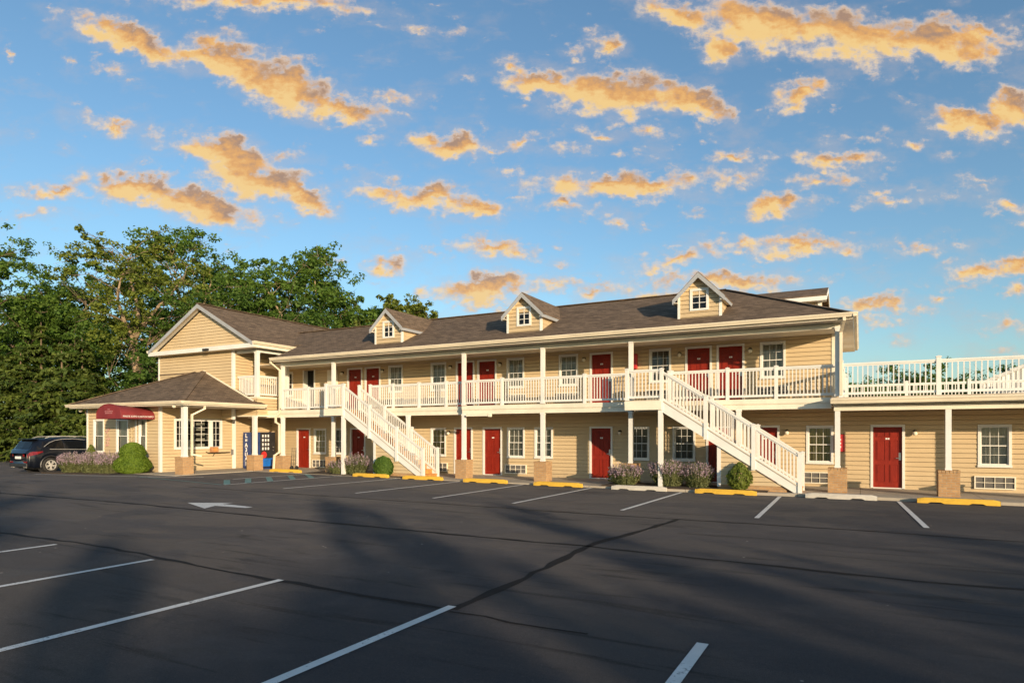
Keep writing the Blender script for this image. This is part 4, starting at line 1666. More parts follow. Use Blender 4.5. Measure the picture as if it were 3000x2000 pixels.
    gl.build('pane', M['glass'], win)
    it = MB()
    it.box(X - 0.75, X - 0.3, 19.75, 20.15, 1.25, 1.55)
    it.box(X - 0.6, X - 0.25, 20.45, 20.85, 1.25, 1.42)
    it.box(X - 0.5, X - 0.25, 21.15, 21.35, 1.62, 1.86)
    it.box(X - 0.9, X - 0.28, 19.1, 21.6, 1.15, 1.22)
    for z in (1.55, 1.8, 2.05, 2.3):
        it.box(X - 0.32, X - 0.28, 20.42, 20.88, z, z + 0.14)
    it.build('counter_papers', M['blind'], win)
    # porch posts
    post(-25.70, 18.02, 0.90, 3.12, zb=0.12, w=0.19)
    post(-25.70, 21.72, 0.88, 2.74, zb=0.10, w=0.17)
    # downspout with swan neck on the corner post
    def spout(path, name='downspout'):
        mb = MB()
        for a, b in zip(path, path[1:]):
            d = (Vector(b) - Vector(a)).normalized() * 0.03
            mb.bar(Vector(a) - d, Vector(b) + d, 0.085, 0.065, up=(0, 1, 0) if abs(d.z) > 0.02 else (0, 0, 1))
        return mb.build(name, M['gutter'], motel)
    spout([(-25.36, 18.75, 3.2), (-25.36, 18.75, 3.0), (-25.55, 18.27, 2.72), (-25.55, 18.27, 1.0), (-25.42, 18.6, 0.93)])
    spout([(-24.83, 21.9, 5.4), (-24.83, 21.9, 5.28), (-24.72, 22.36, 4.95), (-24.72, 22.36, 3.1), (-24.72, 22.3, 2.9), (-24.80, 22.18, 2.66), (-24.80, 22.18, 2.45), (-24.76, 22.36, 2.35), (-24.76, 22.36, 1.02), (-24.82, 22.12, 0.86), (-24.86, 22.10, 0.14)])
    spout([(-0.42, 21.83, 5.4), (-0.42, 21.83, 5.3), (-0.52, 22.36, 5.02), (-0.52, 22.36, 3.1)])
    # burgundy canopy
    ax0, ax1, ay0, ay1, az0, az1, ah = -30.15, -28.3, 16.85, 18.37, 2.56, 2.74, 3.21
    n = 20
    arc = []
    for k in range(n + 1):
        t_ = math.pi * k / n
        arc.append(((ax0 + ax1) / 2 + math.cos(t_) * (ax1 - ax0) / 2, az1 + math.sin(t_) * (ah - az1)))
    ring = [(ax1, az0)] + arc + [(ax0, az0)]
    mb = MB()

    def rear(z):
        return az0 + (z - az0) * 0.80
    for (xa, z_a), (xb, z_b) in zip(ring, ring[1:]):
        mb.poly([(xa, ay0, z_a), (xa, ay1, rear(z_a)), (xb, ay1, rear(z_b)), (xb, ay0, z_b)])
    mb.poly([(x, ay0, z) for x, z in ring][::-1])
    mb.poly([(ax1, ay0, az0), (ax1, ay0 + 0.02, az0), (ax0, ay0 + 0.02, az0), (ax0, ay0, az0)])
    aw = mb.build('awning', M['awning'], motel)
    mb = MB()
    mb.tube([(x, ay0 - 0.004, z + 0.004) for x, z in ring], 0.016, 5)
    mb.build('piping', M['awning'], aw)
    text_mesh('lettering', 'MASTE EXPO CASTLN EXPO', 0.11, M['lettering'], aw, (ax1 + 0.012, (ay0 + ay1) / 2, 2.66), (R(90), 0, R(90)))
    mb = MB()
    for k, (w_, z) in enumerate(((0.16, 2.95), (0.60, 2.86), (0.52, 2.78))):
        mb.box((ax0 + ax1) / 2 - w_ / 2, (ax0 + ax1) / 2 + w_ / 2, ay0 - 0.006, ay0 - 0.001, z, z + 0.055)
    mb.build('blurred_emblem', plain('faded emblem', (0.33, 0.12, 0.12), 0.6, 0.4, 14), aw)
    mb = MB()
    mb.lathe((-26.0, 17.75, 3.05), [(0.0, 0.07), (0.07, 0.07), (0.09, 0.02), (0.06, -0.03), (0.0, -0.04)], 12)
    mb.lathe((-33.75, 18.1, 3.02), [(0.0, 0.07), (0.07, 0.07), (0.09, 0.0), (0.05, -0.05), (0.0, -0.06)], 12)
    mb.build('porch_light', M['lampglass'], motel, smooth=True)
    mb = MB()
    mb.box(fx1 + 0.035, fx1 + 0.09, 22.12, 22.24, 0.85, 1.12)
    mb.build('socket_box', M['grille'], motel)
    # shelf bar on the wall
    mb = MB()
    mb.tube([(fx1 + 0.02, 20.72, 1.03), (fx1 + 0.16, 20.74, 0.98), (fx1 + 0.18, 21.2, 0.97), (fx1 + 0.18, 21.95, 0.985)], 0.02, 6)
    mb.tube([(fx1 + 0.02, 21.9, 0.97), (fx1 + 0.18, 21.9, 0.985)], 0.015, 6)
    mb.tube([(fx1 + 0.02, 21.1, 0.8), (fx1 + 0.16, 21.1, 0.965)], 0.014, 6)
    mb.box(fx1 + 0.02, fx1 + 0.2, 20.75, 21.9, 0.985, 1.0)
    mb.build('shelf', M['bronze'], motel)
    # batten light under the deck
    mb = MB()
    mb.box(-14.05, -12.95, 22.28, 22.40, 2.60, 2.68)
    mb.box(-13.02, -12.93, 22.26, 22.42, 2.57, 2.70)
    mb.build('batten_light', M['trim'], motel)


office()
print('motel built')

# ------------------------------------------------------------------ things standing about the motel
b = MB()
b.box(-27.84, -27.66, 20.86, 21.22, 1.005, 1.27)
bx_ = b.build('wooden_box', M['cardboard'], None, bevel=0.008)
mbx = MB()
mbx.box(-27.657, -27.652, 20.94, 21.14, 1.06, 1.21)
mbx.build('carved_panel', M['wood'], bx_)
tag(bx_, 'small carved wooden box standing on the wall shelf under the office window', 'box')


def red_cabinet(x, z, label):
    mb = MB()
    mb.box(x - 0.14, x + 0.14, WY - 0.20, WY - 0.018, z, z + 0.58)
    o = mb.build('extinguisher_cabinet', M['sign_red'], None, bevel=0.012)
    mb = MB()
    for k in range(3):
        mb.box(x - 0.05, x + 0.03, WY - 0.206, WY - 0.2005, z + 0.13 + k * 0.12, z + 0.19 + k * 0.12)
    mb.build('white_marks', M['lettering'], o)
    tag(o, label, 'fire cabinet')
    return o


red_cabinet(-0.60, 1.29, 'red fire extinguisher cabinet on the lower wall behind the post left of the rightmost door')
red_cabinet(-7.80, 4.42, 'red fire extinguisher cabinet on the upper walkway wall behind the post by the right stairs')
mb = MB()
mb.box(-23.82, -23.17, WY - 0.12, WY - 0.018, 3.95, 5.13)
o = mb.build('notice_case', M['trim'], None, bevel=0.01)
mbx = MB()
mbx.box(-23.76, -23.23, WY - 0.127, WY - 0.121, 4.0, 5.07)
mbx.build('notice_sheet', M['blind'], o)
mbx = MB()
mbx.box(-23.35, -23.23, WY - 0.133, WY - 0.128, 4.3, 4.75)
mbx.build('red_patch', M['sign_red'], o)
tag(o, 'pale framed notice case on the upper walkway wall behind the leftmost stairs', 'notice board')


def vending():
    x0, x1, y0, y1, z0, z1 = -27.42, -26.22, 22.45, 23.40, 0.14, 1.98
    v = tag(empty('vending_machine', ((x0 + x1) / 2, (y0 + y1) / 2, z0)), 'dark blue drinks vending machine on the porch with white letters down its side', 'vending machine')
    mb = MB()
    mb.box(x0, x1, y0, y1, z0 + 0.06, z1)
    mb.box(x0 + 0.03, x1 - 0.05, y0 + 0.03, y1 - 0.03, z0, z0 + 0.06)
    mb.build('body', M['blue'], v, bevel=0.015)
    mb = MB()
    mb.box(x1, x1 + 0.05, y0 + 0.02, y1 - 0.02, z0 + 0.09, z1 - 0.01)
    mb.build('front_door', M['black'], v, bevel=0.012)
    mb = MB()
    mb.box(x1 + 0.051, x1 + 0.058, y0 + 0.05, y1 - 0.08, 1.0, 1.93)
    mb.build('display_panel', M['black'], v)
    mb = MB()
    for r in range(4):
        for c in range(3):
            ya = y0 + 0.10 + c * 0.17
            za = 1.10 + r * 0.21
            mb.box(x1 + 0.0585, x1 + 0.064, ya, ya + 0.085, za, za + 0.13)
    mb.build('selection_button', M['lettering'], v)
    mb = MB()
    mb.lathe((x1 + 0.051, y0 + 0.22, 0.86), [(0.0, 0.0), (0.17, 0.0), (0.17, 0.012), (0.0, 0.014)], 20, 'x')
    mb.build('red_disc', M['sign_red'], v)
    mb = MB()
    mb.box(x1 + 0.051, x1 + 0.057, y0 + 0.05, y1 - 0.05, 0.28, 0.68)
    mb.build('blue_panel', M['bright_blue'], v)
    mb = MB()
    mb.box(x1 + 0.059, x1 + 0.066, y1 - 0.2, y1 - 0.12, 1.2, 1.26)
    mb.box(x1 + 0.059, x1 + 0.066, y1 - 0.18, y1 - 0.14, 1.05, 1.09)
    mb.build('coin_slot', M['steel'], v)
    for i, ch in enumerate('I:A3UARI'[:7]):
        text_mesh('letter', 'L=A3UAR'[i], 0.27, M['lettering'], v, (x0 + 0.24, y0 - 0.006, 1.80 - i * 0.235), (R(90), R(0), 0), bold=0.012)


vending()


def hand_truck():
    x, y = -24.05, 22.55
    mb = MB()
    t = tag(empty('hand_truck', (x, y, 0.13)), 'thin black hand truck leaning upright beside the porch post', 'hand truck')
    mb.tube([(x - 0.13, y + 0.02, 0.25), (x - 0.13, y + 0.08, 1.22), (x + 0.13, y + 0.08, 1.22), (x + 0.13, y + 0.02, 0.25)], 0.014, 6)
    for z in (0.45, 0.65, 0.85, 1.05):
        mb.tube([(x - 0.13, y + 0.03 + z * 0.04, z), (x + 0.13, y + 0.03 + z * 0.04, z)], 0.01, 6)
    mb.tube([(x, y + 0.03, 0.25), (x, y + 0.08, 1.22)], 0.01, 6)
    mb.build('frame', M['black'], t)
    mb = MB()
    mb.box(x - 0.17, x + 0.17, y - 0.16, y + 0.04, 0.145, 0.16)
    mb.build('toe_plate', M['black'], t)
    for s in (-1, 1):
        mb = MB()
        mb.lathe((x + s * 0.17, y + 0.09, 0.255), [(0.0, -0.02), (0.10, -0.02), (0.115, 0.0), (0.10, 0.02), (0.0, 0.02)], 16, 'x')
        mb.build('wheel', M['rubber'], t)


hand_truck()

# hanging ornaments on the office front
def ornament(x, w, z0, z1, m, label, seed):
    rr = random.Random(seed)
    mb = MB()
    for k in range(26):
        xx, zz, s = x + rr.uniform(-w, w) / 2, rr.uniform(z0, z1), rr.uniform(0.02, 0.045)
        y = 18.37 - rr.random() * 0.03
        mb.prism([(xx - s, y, zz), (xx, y, zz - s), (xx + s, y, zz), (xx, y, zz + s)], (0, -0.012, 0))
    mb.tube([(x, 18.375, z0), (x, 18.375, z1)], 0.006, 5)
    o = mb.build('wall_ornament', m)
    tag(o, label, 'ornament')


ornament(-31.95, 0.35, 1.30, 2.15, plain('faded pink tin', (0.55, 0.30, 0.28), 0.6, 0.3, 9), 'pink hanging ornament on the office wall right of the first narrow window', 3)
ornament(-30.05, 0.22, 1.10, 2.2, plain('pale yellow tin', (0.62, 0.50, 0.30), 0.6, 0.3, 9), 'pale yellow hanging ornament on the office wall right of the middle window', 4)

# wheel stops along the kerb
def make_stop():
    L, w, h = 1.85, 0.18, 0.15
    e = empty('wheel_stop', (0, 0, 0))
    mb = MB()
    n = 24
    prof = [(-w / 2, 0.0), (-w / 2 + 0.01, 0.10), (-w / 2 + 0.04, h), (w / 2 - 0.04, h), (w / 2 - 0.01, 0.10), (w / 2, 0.0)]
    rr = random.Random(2)
    base = 0
    for k in range(n + 1):
        x = -L / 2 + L * k / n
        end = 0.78 + 0.22 * min(1, min(k, n - k) / 2.0)
        lift = 0.035 if (0.16 < k / n < 0.30 or 0.66 < k / n < 0.82) else 0.0
        for (y, z) in prof:
            zz = z * (end if z > 0.05 else 1)
            if z == 0:
                zz = lift
            mb.v.append((x, y * (0.92 if k in (0, n) else 1) + rr.uniform(-1, 1) * 0.002, zz + (rr.uniform(-1, 1) * 0.002 if z else 0)))
    m = len(prof)
    for k in range(n):
        for j in range(m):
            a, b_ = k * m + j, k * m + (j + 1) % m
            mb.f.append((a, b_, b_ + m, a + m))
    mb.f.append(tuple(range(m)))
    mb.f.append(tuple(n * m + j for j in range(m - 1, -1, -1)))
    return mb


STOPS = [(-23.35, 21.45, 'yellow', 'chipped yellow concrete wheel stop in front of the corner post by the vending machine'),
         (-18.05, 21.15, 'yellow', 'yellow concrete wheel stop in front of the shrubs left of the first stairs'),
         (-15.35, 21.1, 'yellow', 'yellow concrete wheel stop at the foot of the left stairs'),
         (-12.45, 21.08, 'yellow', 'yellow concrete wheel stop in front of the fourth lower door from the left'),
         (-9.45, 21.06, 'yellow', 'yellow concrete wheel stop in front of the wide blank wall left of the middle door'),
         (-6.5, 21.06, 'grey', 'whitish concrete wheel stop in front of the lavender by the right stairs'),
         (-3.72, 21.06, 'yellow', 'bright yellow concrete wheel stop in front of the green shrub under the right stairs'),
         (-0.5, 21.06, 'grey', 'whitish concrete wheel stop in front of the brick based post right of the stairs'),
         (2.3, 20.98, 'yellow', 'yellow concrete wheel stop at the right end in front of the last post')]
mesh0 = None
for i, (x, y, c, lab) in enumerate(STOPS):
    if mesh0 is None:
        o = make_stop().build('wheel_stop', M['yellow_conc'], None, bevel=0.005)
        mesh0 = o
    else:
        o = mesh0.copy()
        col.objects.link(o)
    o.location = (x, y, lot_z(x) + 0.002)
    o.rotation_euler = (0, 0, R([2, -1, 1, 0.5, -0.6, 0.8, -1.6, 0.4, 0.5][i]))
    o.material_slots[0].link = 'OBJECT'
    o.material_slots[0].material = M['yellow_conc' if c == 'yellow' else 'grey_conc']
    tag(o, lab, 'wheel stop', 'wheel stops along the kerb')

# ------------------------------------------------------------------ the car beside the office
def build_car():
    L, W = 4.85, 1.90
    cx, cy, cz = -35.28, 18.55, 0.03
    car = tag(empty('parked_car', (cx, cy, cz)), 'dark navy SUV parked beside the office wall, seen from its rear right side', 'car')
    RO = 0.95                       # rear axle from the tail
    WB = 2.82
    ra, fa = -L / 2 + RO, -L / 2 + RO + WB
    WR, AR = 0.365, 0.44

    def keys(x, K):
        for (a, va), (b_, vb) in zip(K, K[1:]):
            if a <= x <= b_:
                t = (x - a) / (b_ - a)
                t = t * t * (3 - 2 * t)
                return va + (vb - va) * t
        return K[0][1] if x < K[0][0] else K[-1][1]
    roof = [(-2.425, 0.95), (-2.38, 1.08), (-2.30, 1.14), (-2.02, 1.56), (-1.75, 1.65), (-0.6, 1.71), (0.3, 1.67), (0.75, 1.52), (1.35, 1.13), (1.45, 1.09), (2.15, 0.97), (2.36, 0.78), (2.425, 0.6)]
    belt = [(-2.425, 0.93), (-2.30, 1.07), (-1.6, 1.10), (0.3, 1.06), (1.4, 1.02), (2.2, 0.9), (2.425, 0.56)]
    half = [(-2.425, 0.74), (-2.36, 0.86), (-2.1, 0.93), (-1.0, 0.95), (1.2, 0.95), (2.0, 0.90), (2.32, 0.76), (2.425, 0.58)]
    xs = sorted(set([-2.425, -2.40, -2.37, -2.33, -2.28] + list(np.linspace(-2.22, 2.3, 62)) + [2.34, 2.38, 2.425]))
    mb = MB()
    rings = []
    for x in xs:
        hw, zr, zb = keys(x, half), keys(x, roof), keys(x, belt)
        zr = max(zr, zb + 0.01)
        z0 = 0.24 if abs(x) < 2.2 else 0.30
        for ax in (ra, fa):
            d = abs(x - ax)
            if d < AR:
                z0 = max(z0, WR + math.sqrt(AR * AR - d * d))
        z0 = min(z0, zb - 0.06)
        f = min(1.0, (zr - zb) / 0.5)
        inset = 0.26 * f
        ht = zr - zb
        side = [(0.0, z0 + 0.0 if z0 < 0.5 else z0), (hw - 0.10, z0), (hw - 0.02, z0 + 0.03), (hw, z0 + (zb - z0) * 0.42), (hw - 0.005, z0 + (zb - z0) * 0.72), (hw - 0.035, zb - 0.02), (hw - 0.06, zb + 0.015),
                (hw - 0.06 - inset * 0.30, zb + ht * 0.35), (hw - 0.06 - inset * 0.68, zb + ht * 0.72), (hw - 0.06 - inset, zb + ht * 0.90), (hw - 0.06 - inset - 0.12 * f - 0.02, zb + ht * 0.985), (0.0, zr + 0.02 * f)]
        rings.append([(y, z) for y, z in side])
    n = len(rings[0])
    # heading +Y: local x -> world y, local right side -> world +X
    for s in (-1, 1):
        base = len(mb.v)
        for x, rg in zip(xs, rings):
            for y, z in rg:
                mb.v.append((cx + s * y, cy + x, cz + z))
        for k in range(len(xs) - 1):
            for j in range(n - 1):
                a = base + k * n + j
                q = (a, a + 1, a + n + 1, a + n)
                mb.f.append(q if s > 0 else q[::-1])
        for k, rev in ((0, s < 0), (len(xs) - 1, s > 0)):
            fc = tuple(base + k * n + j for j in range(n))
            mb.f.append(fc[::-1] if rev else fc)
    body = mb.build('body', M['carpaint'], car, smooth=True)

    def surf(x, t):
        """point on the glasshouse side, t 0 belt .. 1 roof"""
        hw, zr, zb = keys(x, half), keys(x, roof), keys(x, belt)
        zr = max(zr, zb + 0.01)
        f = min(1.0, (zr - zb) / 0.5)
        inset = 0.26 * f
        P = [(hw - 0.06, zb + 0.015), (hw - 0.06 - inset * 0.30, zb + (zr - zb) * 0.35), (hw - 0.06 - inset * 0.68, zb + (zr - zb) * 0.72), (hw - 0.06 - inset, zb + (zr - zb) * 0.90)]
        T = [0, 0.35, 0.72, 0.9]
        for i in range(3):
            if t <= T[i + 1]:
                u = (t - T[i]) / (T[i + 1] - T[i])
                return P[i][0] + (P[i + 1][0] - P[i][0]) * u, P[i][1] + (P[i + 1][1] - P[i][1]) * u
        return P[3]

    def side_glass(pts, name, s, m, off=0.008):
        """pts: list of (x, t_low, t_high)"""
        mb = MB()
        R_ = []
        for x, ta, tb in pts:
            q = []
            for k in range(4):
                y, z = surf(x, ta + (tb - ta) * k / 3)
                q.append((cx + s * (y + off), cy + x, cz + z + 0.004))
            R_.append(q)
        for a, b_ in zip(R_, R_[1:]):
            for k in range(3):
                mb.poly([a[k], b_[k], b_[k + 1], a[k + 1]])
        return mb.build(name, m, car, smooth=True)
    for s in (-1, 1):
        side_glass([(-1.62, 0.30, 0.34), (-1.45, 0.14, 0.56), (-1.2, 0.08, 0.72), (-0.86, 0.06, 0.79)], 'side_window', s, M['carglass'])
        side_glass([(-0.78, 0.06, 0.80), (-0.3, 0.06, 0.82), (0.08, 0.06, 0.82)], 'side_window', s, M['carglass'])
        side_glass([(0.17, 0.06, 0.82), (0.5, 0.06, 0.80), (0.85, 0.06, 0.66), (1.1, 0.06, 0.3)], 'side_window', s, M['carglass'])
        # bright line under and over the glass
        mb = MB()
        lo = [(x, 0.03) for x in np.linspace(-1.5, 1.15, 16)]
        hi = [(-1.72, 0.28), (-1.6, 0.44), (-1.45, 0.62), (-1.2, 0.78), (-0.86, 0.85), (-0.3, 0.88), (0.5, 0.86), (0.85, 0.73), (1.15, 0.3)]
        for P in (lo, hi):
            mb.tube([(cx + s * (surf(x, t)[0] + 0.010), cy + x, cz + surf(x, t)[1]) for x, t in P], 0.011, 5)
        mb.build('window_trim', M['chrome'], car)
        mb = MB()
        mb.tube([(cx + s * 0.56, cy - 1.55, cz + 1.66), (cx + s * 0.575, cy - 1.35, cz + 1.725), (cx + s * 0.58, cy - 0.5, cz + 1.755), (cx + s * 0.57, cy + 0.3, cz + 1.73), (cx + s * 0.56, cy + 0.5, cz + 1.67)], 0.016, 6)
        mb.build('roof_rail', M['chrome'], car)
        # wheels
        for ax in (ra, fa):
            w = empty('wheel', (s * 0.83, ax, WR))
            w.parent = car
            X, Y, Z = cx + s * 0.83, cy + ax, cz + WR
            mb = MB()
            mb.lathe((X, Y, Z), [(0.235, -0.11), (0.31, -0.12), (0.352, -0.105), (WR, -0.06), (WR, 0.06), (0.352, 0.105), (0.31, 0.12), (0.235, 0.11), (0.235, -0.11)], 36, 'x')
            mb.build('tyre', M['rubber'], w, smooth=True)
            mb = MB()
            e = s * 0.095
            for k in range(10):
                a = 2 * math.pi * k / 10 + (0.13 if k % 2 else -0.13)
                ca, sa = math.cos(a), math.sin(a)
                mb.bar((X + e + s * 0.012, Y + 0.05 * ca, Z + 0.05 * sa), (X + e, Y + 0.225 * ca, Z + 0.225 * sa), 0.042, 0.022, up=(1, 0, 0))
            mb.lathe((X + e, Y, Z), [(0.215, -0.02), (0.240, -0.02), (0.240, 0.018), (0.215, 0.018), (0.215, -0.02)], 36, 'x')
            mb.lathe((X + e, Y, Z), [(0.0, 0.02 * s), (0.06, 0.02 * s), (0.065, -0.02 * s)], 18, 'x')
            mb.build('rim', M['chrome'], w)
            mb = MB()
            mb.lathe((X + s * 0.02, Y, Z), [(0.0, 0.0), (0.236, 0.0)], 24, 'x')
            mb.build('brake_disc', M['black'], w)
            # arch cladding
            mb = MB()
            P = [(cx + s * (keys(ax, half) - 0.01), cy + ax + AR * math.cos(t), cz + WR + AR * math.sin(t)) for t in np.linspace(-0.25, math.pi + 0.25, 22)]
            mb.tube(P, 0.035, 6)
            mb.build('arch_trim', M['black'], car)
            mb = MB()
            for P0, P1 in zip(np.linspace(-0.3, math.pi + 0.3, 16), np.linspace(-0.3, math.pi + 0.3, 16)[1:]):
                q = [(AR * math.cos(t), AR * math.sin(t)) for t in (P0, P1)]
                mb.poly([(cx + s * 0.60, cy + ax + q[0][0], cz + WR + q[0][1]), (cx + s * 0.93, cy + ax + q[0][0], cz + WR + q[0][1]), (cx + s * 0.93, cy + ax + q[1][0], cz + WR + q[1][1]), (cx + s * 0.60, cy + ax + q[1][0], cz + WR + q[1][1])])
            mb.poly([(cx + s * 0.60, cy + ax + AR * math.cos(t), cz + WR + AR * math.sin(t)) for t in np.linspace(0, 2 * math.pi, 20)])
            mb.build('wheel_well', M['black'], car)
        # tail lamp wrapping round the corner
        mb = MB()
        pts = []
        for x in (-2.40, -2.34, -2.24, -2.05, -1.82):
            hw = keys(x, half)
            zb = keys(x, belt)
            z1 = zb - 0.05
            z0 = z1 - (0.17 if x < -2.1 else 0.13 if x < -1.9 else 0.04)
            pts.append(((cx + s * (hw + 0.012), cy + x, cz + z0), (cx + s * (hw - 0.005), cy + x - 0.004, cz + z1)))
        pts.insert(0, ((cx + s * 0.42, cy - 2.437, cz + 0.80), (cx + s * 0.42, cy - 2.437, cz + 0.90)))
        for a, b_ in zip(pts, pts[1:]):
            mb.poly([a[0], b_[0], b_[1], a[1]])
        mb.build('tail_light', M['taillight'], car)
        mb = MB()
        mb.box(cx + s * 0.62 - 0.14, cx + s * 0.62 + 0.14, cy - 2.435, cy - 2.40, cz + 0.50, cz + 0.56)
        mb.build('reflector', M['taillight'], car)
        mb = MB()
        mb.tube([(cx + s * 0.45, cy - 2.40, cz + 0.30), (cx + s * 0.68, cy - 2.40, cz + 0.30)], 0.035, 8)
        mb.build('exhaust_tip', M['chrome'], car)
    mb = MB()
    q = []
    for x in (-2.27, -2.2, -2.1, -2.0, -1.9):
        zr = keys(x, roof)
        q.append([(cx - 0.62, cy + x - 0.012, cz + zr + 0.0), (cx, cy + x - 0.014, cz + zr + 0.025), (cx + 0.62, cy + x - 0.012, cz + zr + 0.0)])
    for a, b_ in zip(q, q[1:]):
        for k in range(2):
            mb.poly([a[k], a[k + 1], b_[k + 1], b_[k]])
    mb.build('rear_window', M['carglass'], car)
    mb = MB()
    mb.box(cx - 0.68, cx + 0.68, cy - 2.14, cy - 1.86, cz + 1.60, cz + 1.635)
    mb.build('spoiler', M['carpaint'], car, bevel=0.012)
    mb = MB()
    mb.box(cx - 0.26, cx + 0.26, cy - 2.445, cy - 2.43, cz + 0.68, cz + 0.80)
    mb.build('licence_plate', M['lettering'], car, bevel=0.003)
    mb = MB()
    mb.box(cx - 0.78, cx + 0.78, cy - 2.46, cy - 2.2, cz + 0.30, cz + 0.47)
    mb.box(cx - 0.93, cx - 0.88, cy - 0.95, cy + 0.82, cz + 0.24, cz + 0.36)
    mb.box(cx + 0.88, cx + 0.93, cy - 0.95, cy + 0.82, cz + 0.24, cz + 0.36)
    mb.build('bumper', M['black'], car, bevel=0.03)
    mb = MB()
    mb.box(cx + 0.93, cx + 1.08, cy + 0.92, cy + 1.02, cz + 1.05, cz + 1.20)
    mb.box(cx - 1.08, cx - 0.93, cy + 0.92, cy + 1.02, cz + 1.05, cz + 1.20)
    mb.build('wing_mirror', M['carpaint'], car, bevel=0.03)
    mb = MB()
    mb.box(cx - 0.7, cx + 0.7, cy - 2.1, cy + 2.1, cz + 0.2, cz + 0.4)
    mb.build('underbody', M['black'], car)


build_car()
print('car built')

# ------------------------------------------------------------------ plants
def quads_from(centers, size, rng, normals=None, spread=1.0, aspect=0.6):
    """leaf quads (4 verts each) with random facing"""
    n = len(centers)
    if normals is None:
        nm = rng.normal(size=(n, 3))
    else:
        nm = normals + rng.normal(size=(n, 3)) * spread
    nm /= np.linalg.norm(nm, axis=1, keepdims=True) + 1e-9
    t = np.cross(nm, rng.normal(size=(n, 3)))
    t /= np.linalg.norm(t, axis=1, keepdims=True) + 1e-9
    b_ = np.cross(nm, t)
    s = (size * (0.6 + 0.8 * rng.random(n)))[:, None] if np.isscalar(size) else size[:, None]
    a = t * s * 0.5
    c = b_ * s * 0.5 * aspect
    # pointed leaf: diamond-like quad with a fold
    v = np.stack([centers - a, centers - c + nm * s * 0.08, centers + a, centers + c + nm * s * 0.08], axis=1).reshape(-1, 3)
    q = np.arange(n * 4).reshape(n, 4)
    return v, q


def limb(rng, p, d, length, r0, r1, n, wob, droop=0.0):
    pts, rad = [np.array(p, float)], [r0]
    d = np.array(d, float)
    d /= np.linalg.norm(d)
    for k in range(n):
        d = d + rng.normal(size=3) * wob + np.array([0, 0, -droop])
        d /= np.linalg.norm(d)
        pts.append(pts[-1] + d * length / n)
        rad.append(r0 + (r1 - r0) * (k + 1) / n)
    return pts, rad, d


def sticks(mb, A, B, ra, rb, rng, n=4):
    """many thin tapered boughs at once"""
    d = B - A
    d /= np.linalg.norm(d, axis=1, keepdims=True) + 1e-9
    x = np.cross(d, rng.normal(size=d.shape))
    x /= np.linalg.norm(x, axis=1, keepdims=True) + 1e-9
    y = np.cross(d, x)
    t = np.arange(n) * 2 * np.pi / n
    c, s = np.cos(t)[None, :, None], np.sin(t)[None, :, None]
    ring = x[:, None, :] * c + y[:, None, :] * s
    V = np.concatenate([A[:, None, :] + ring * ra[:, None, None], B[:, None, :] + ring * rb[:, None, None]], axis=1)
    base = len(mb.v)
    mb.v += [tuple(v) for v in V.reshape(-1, 3).tolist()]
    for i in range(len(A)):
        o = base + i * 2 * n
        for j in range(n):
            k = (j + 1) % n
            mb.f.append((o + j, o + k, o + n + k, o + n + j))


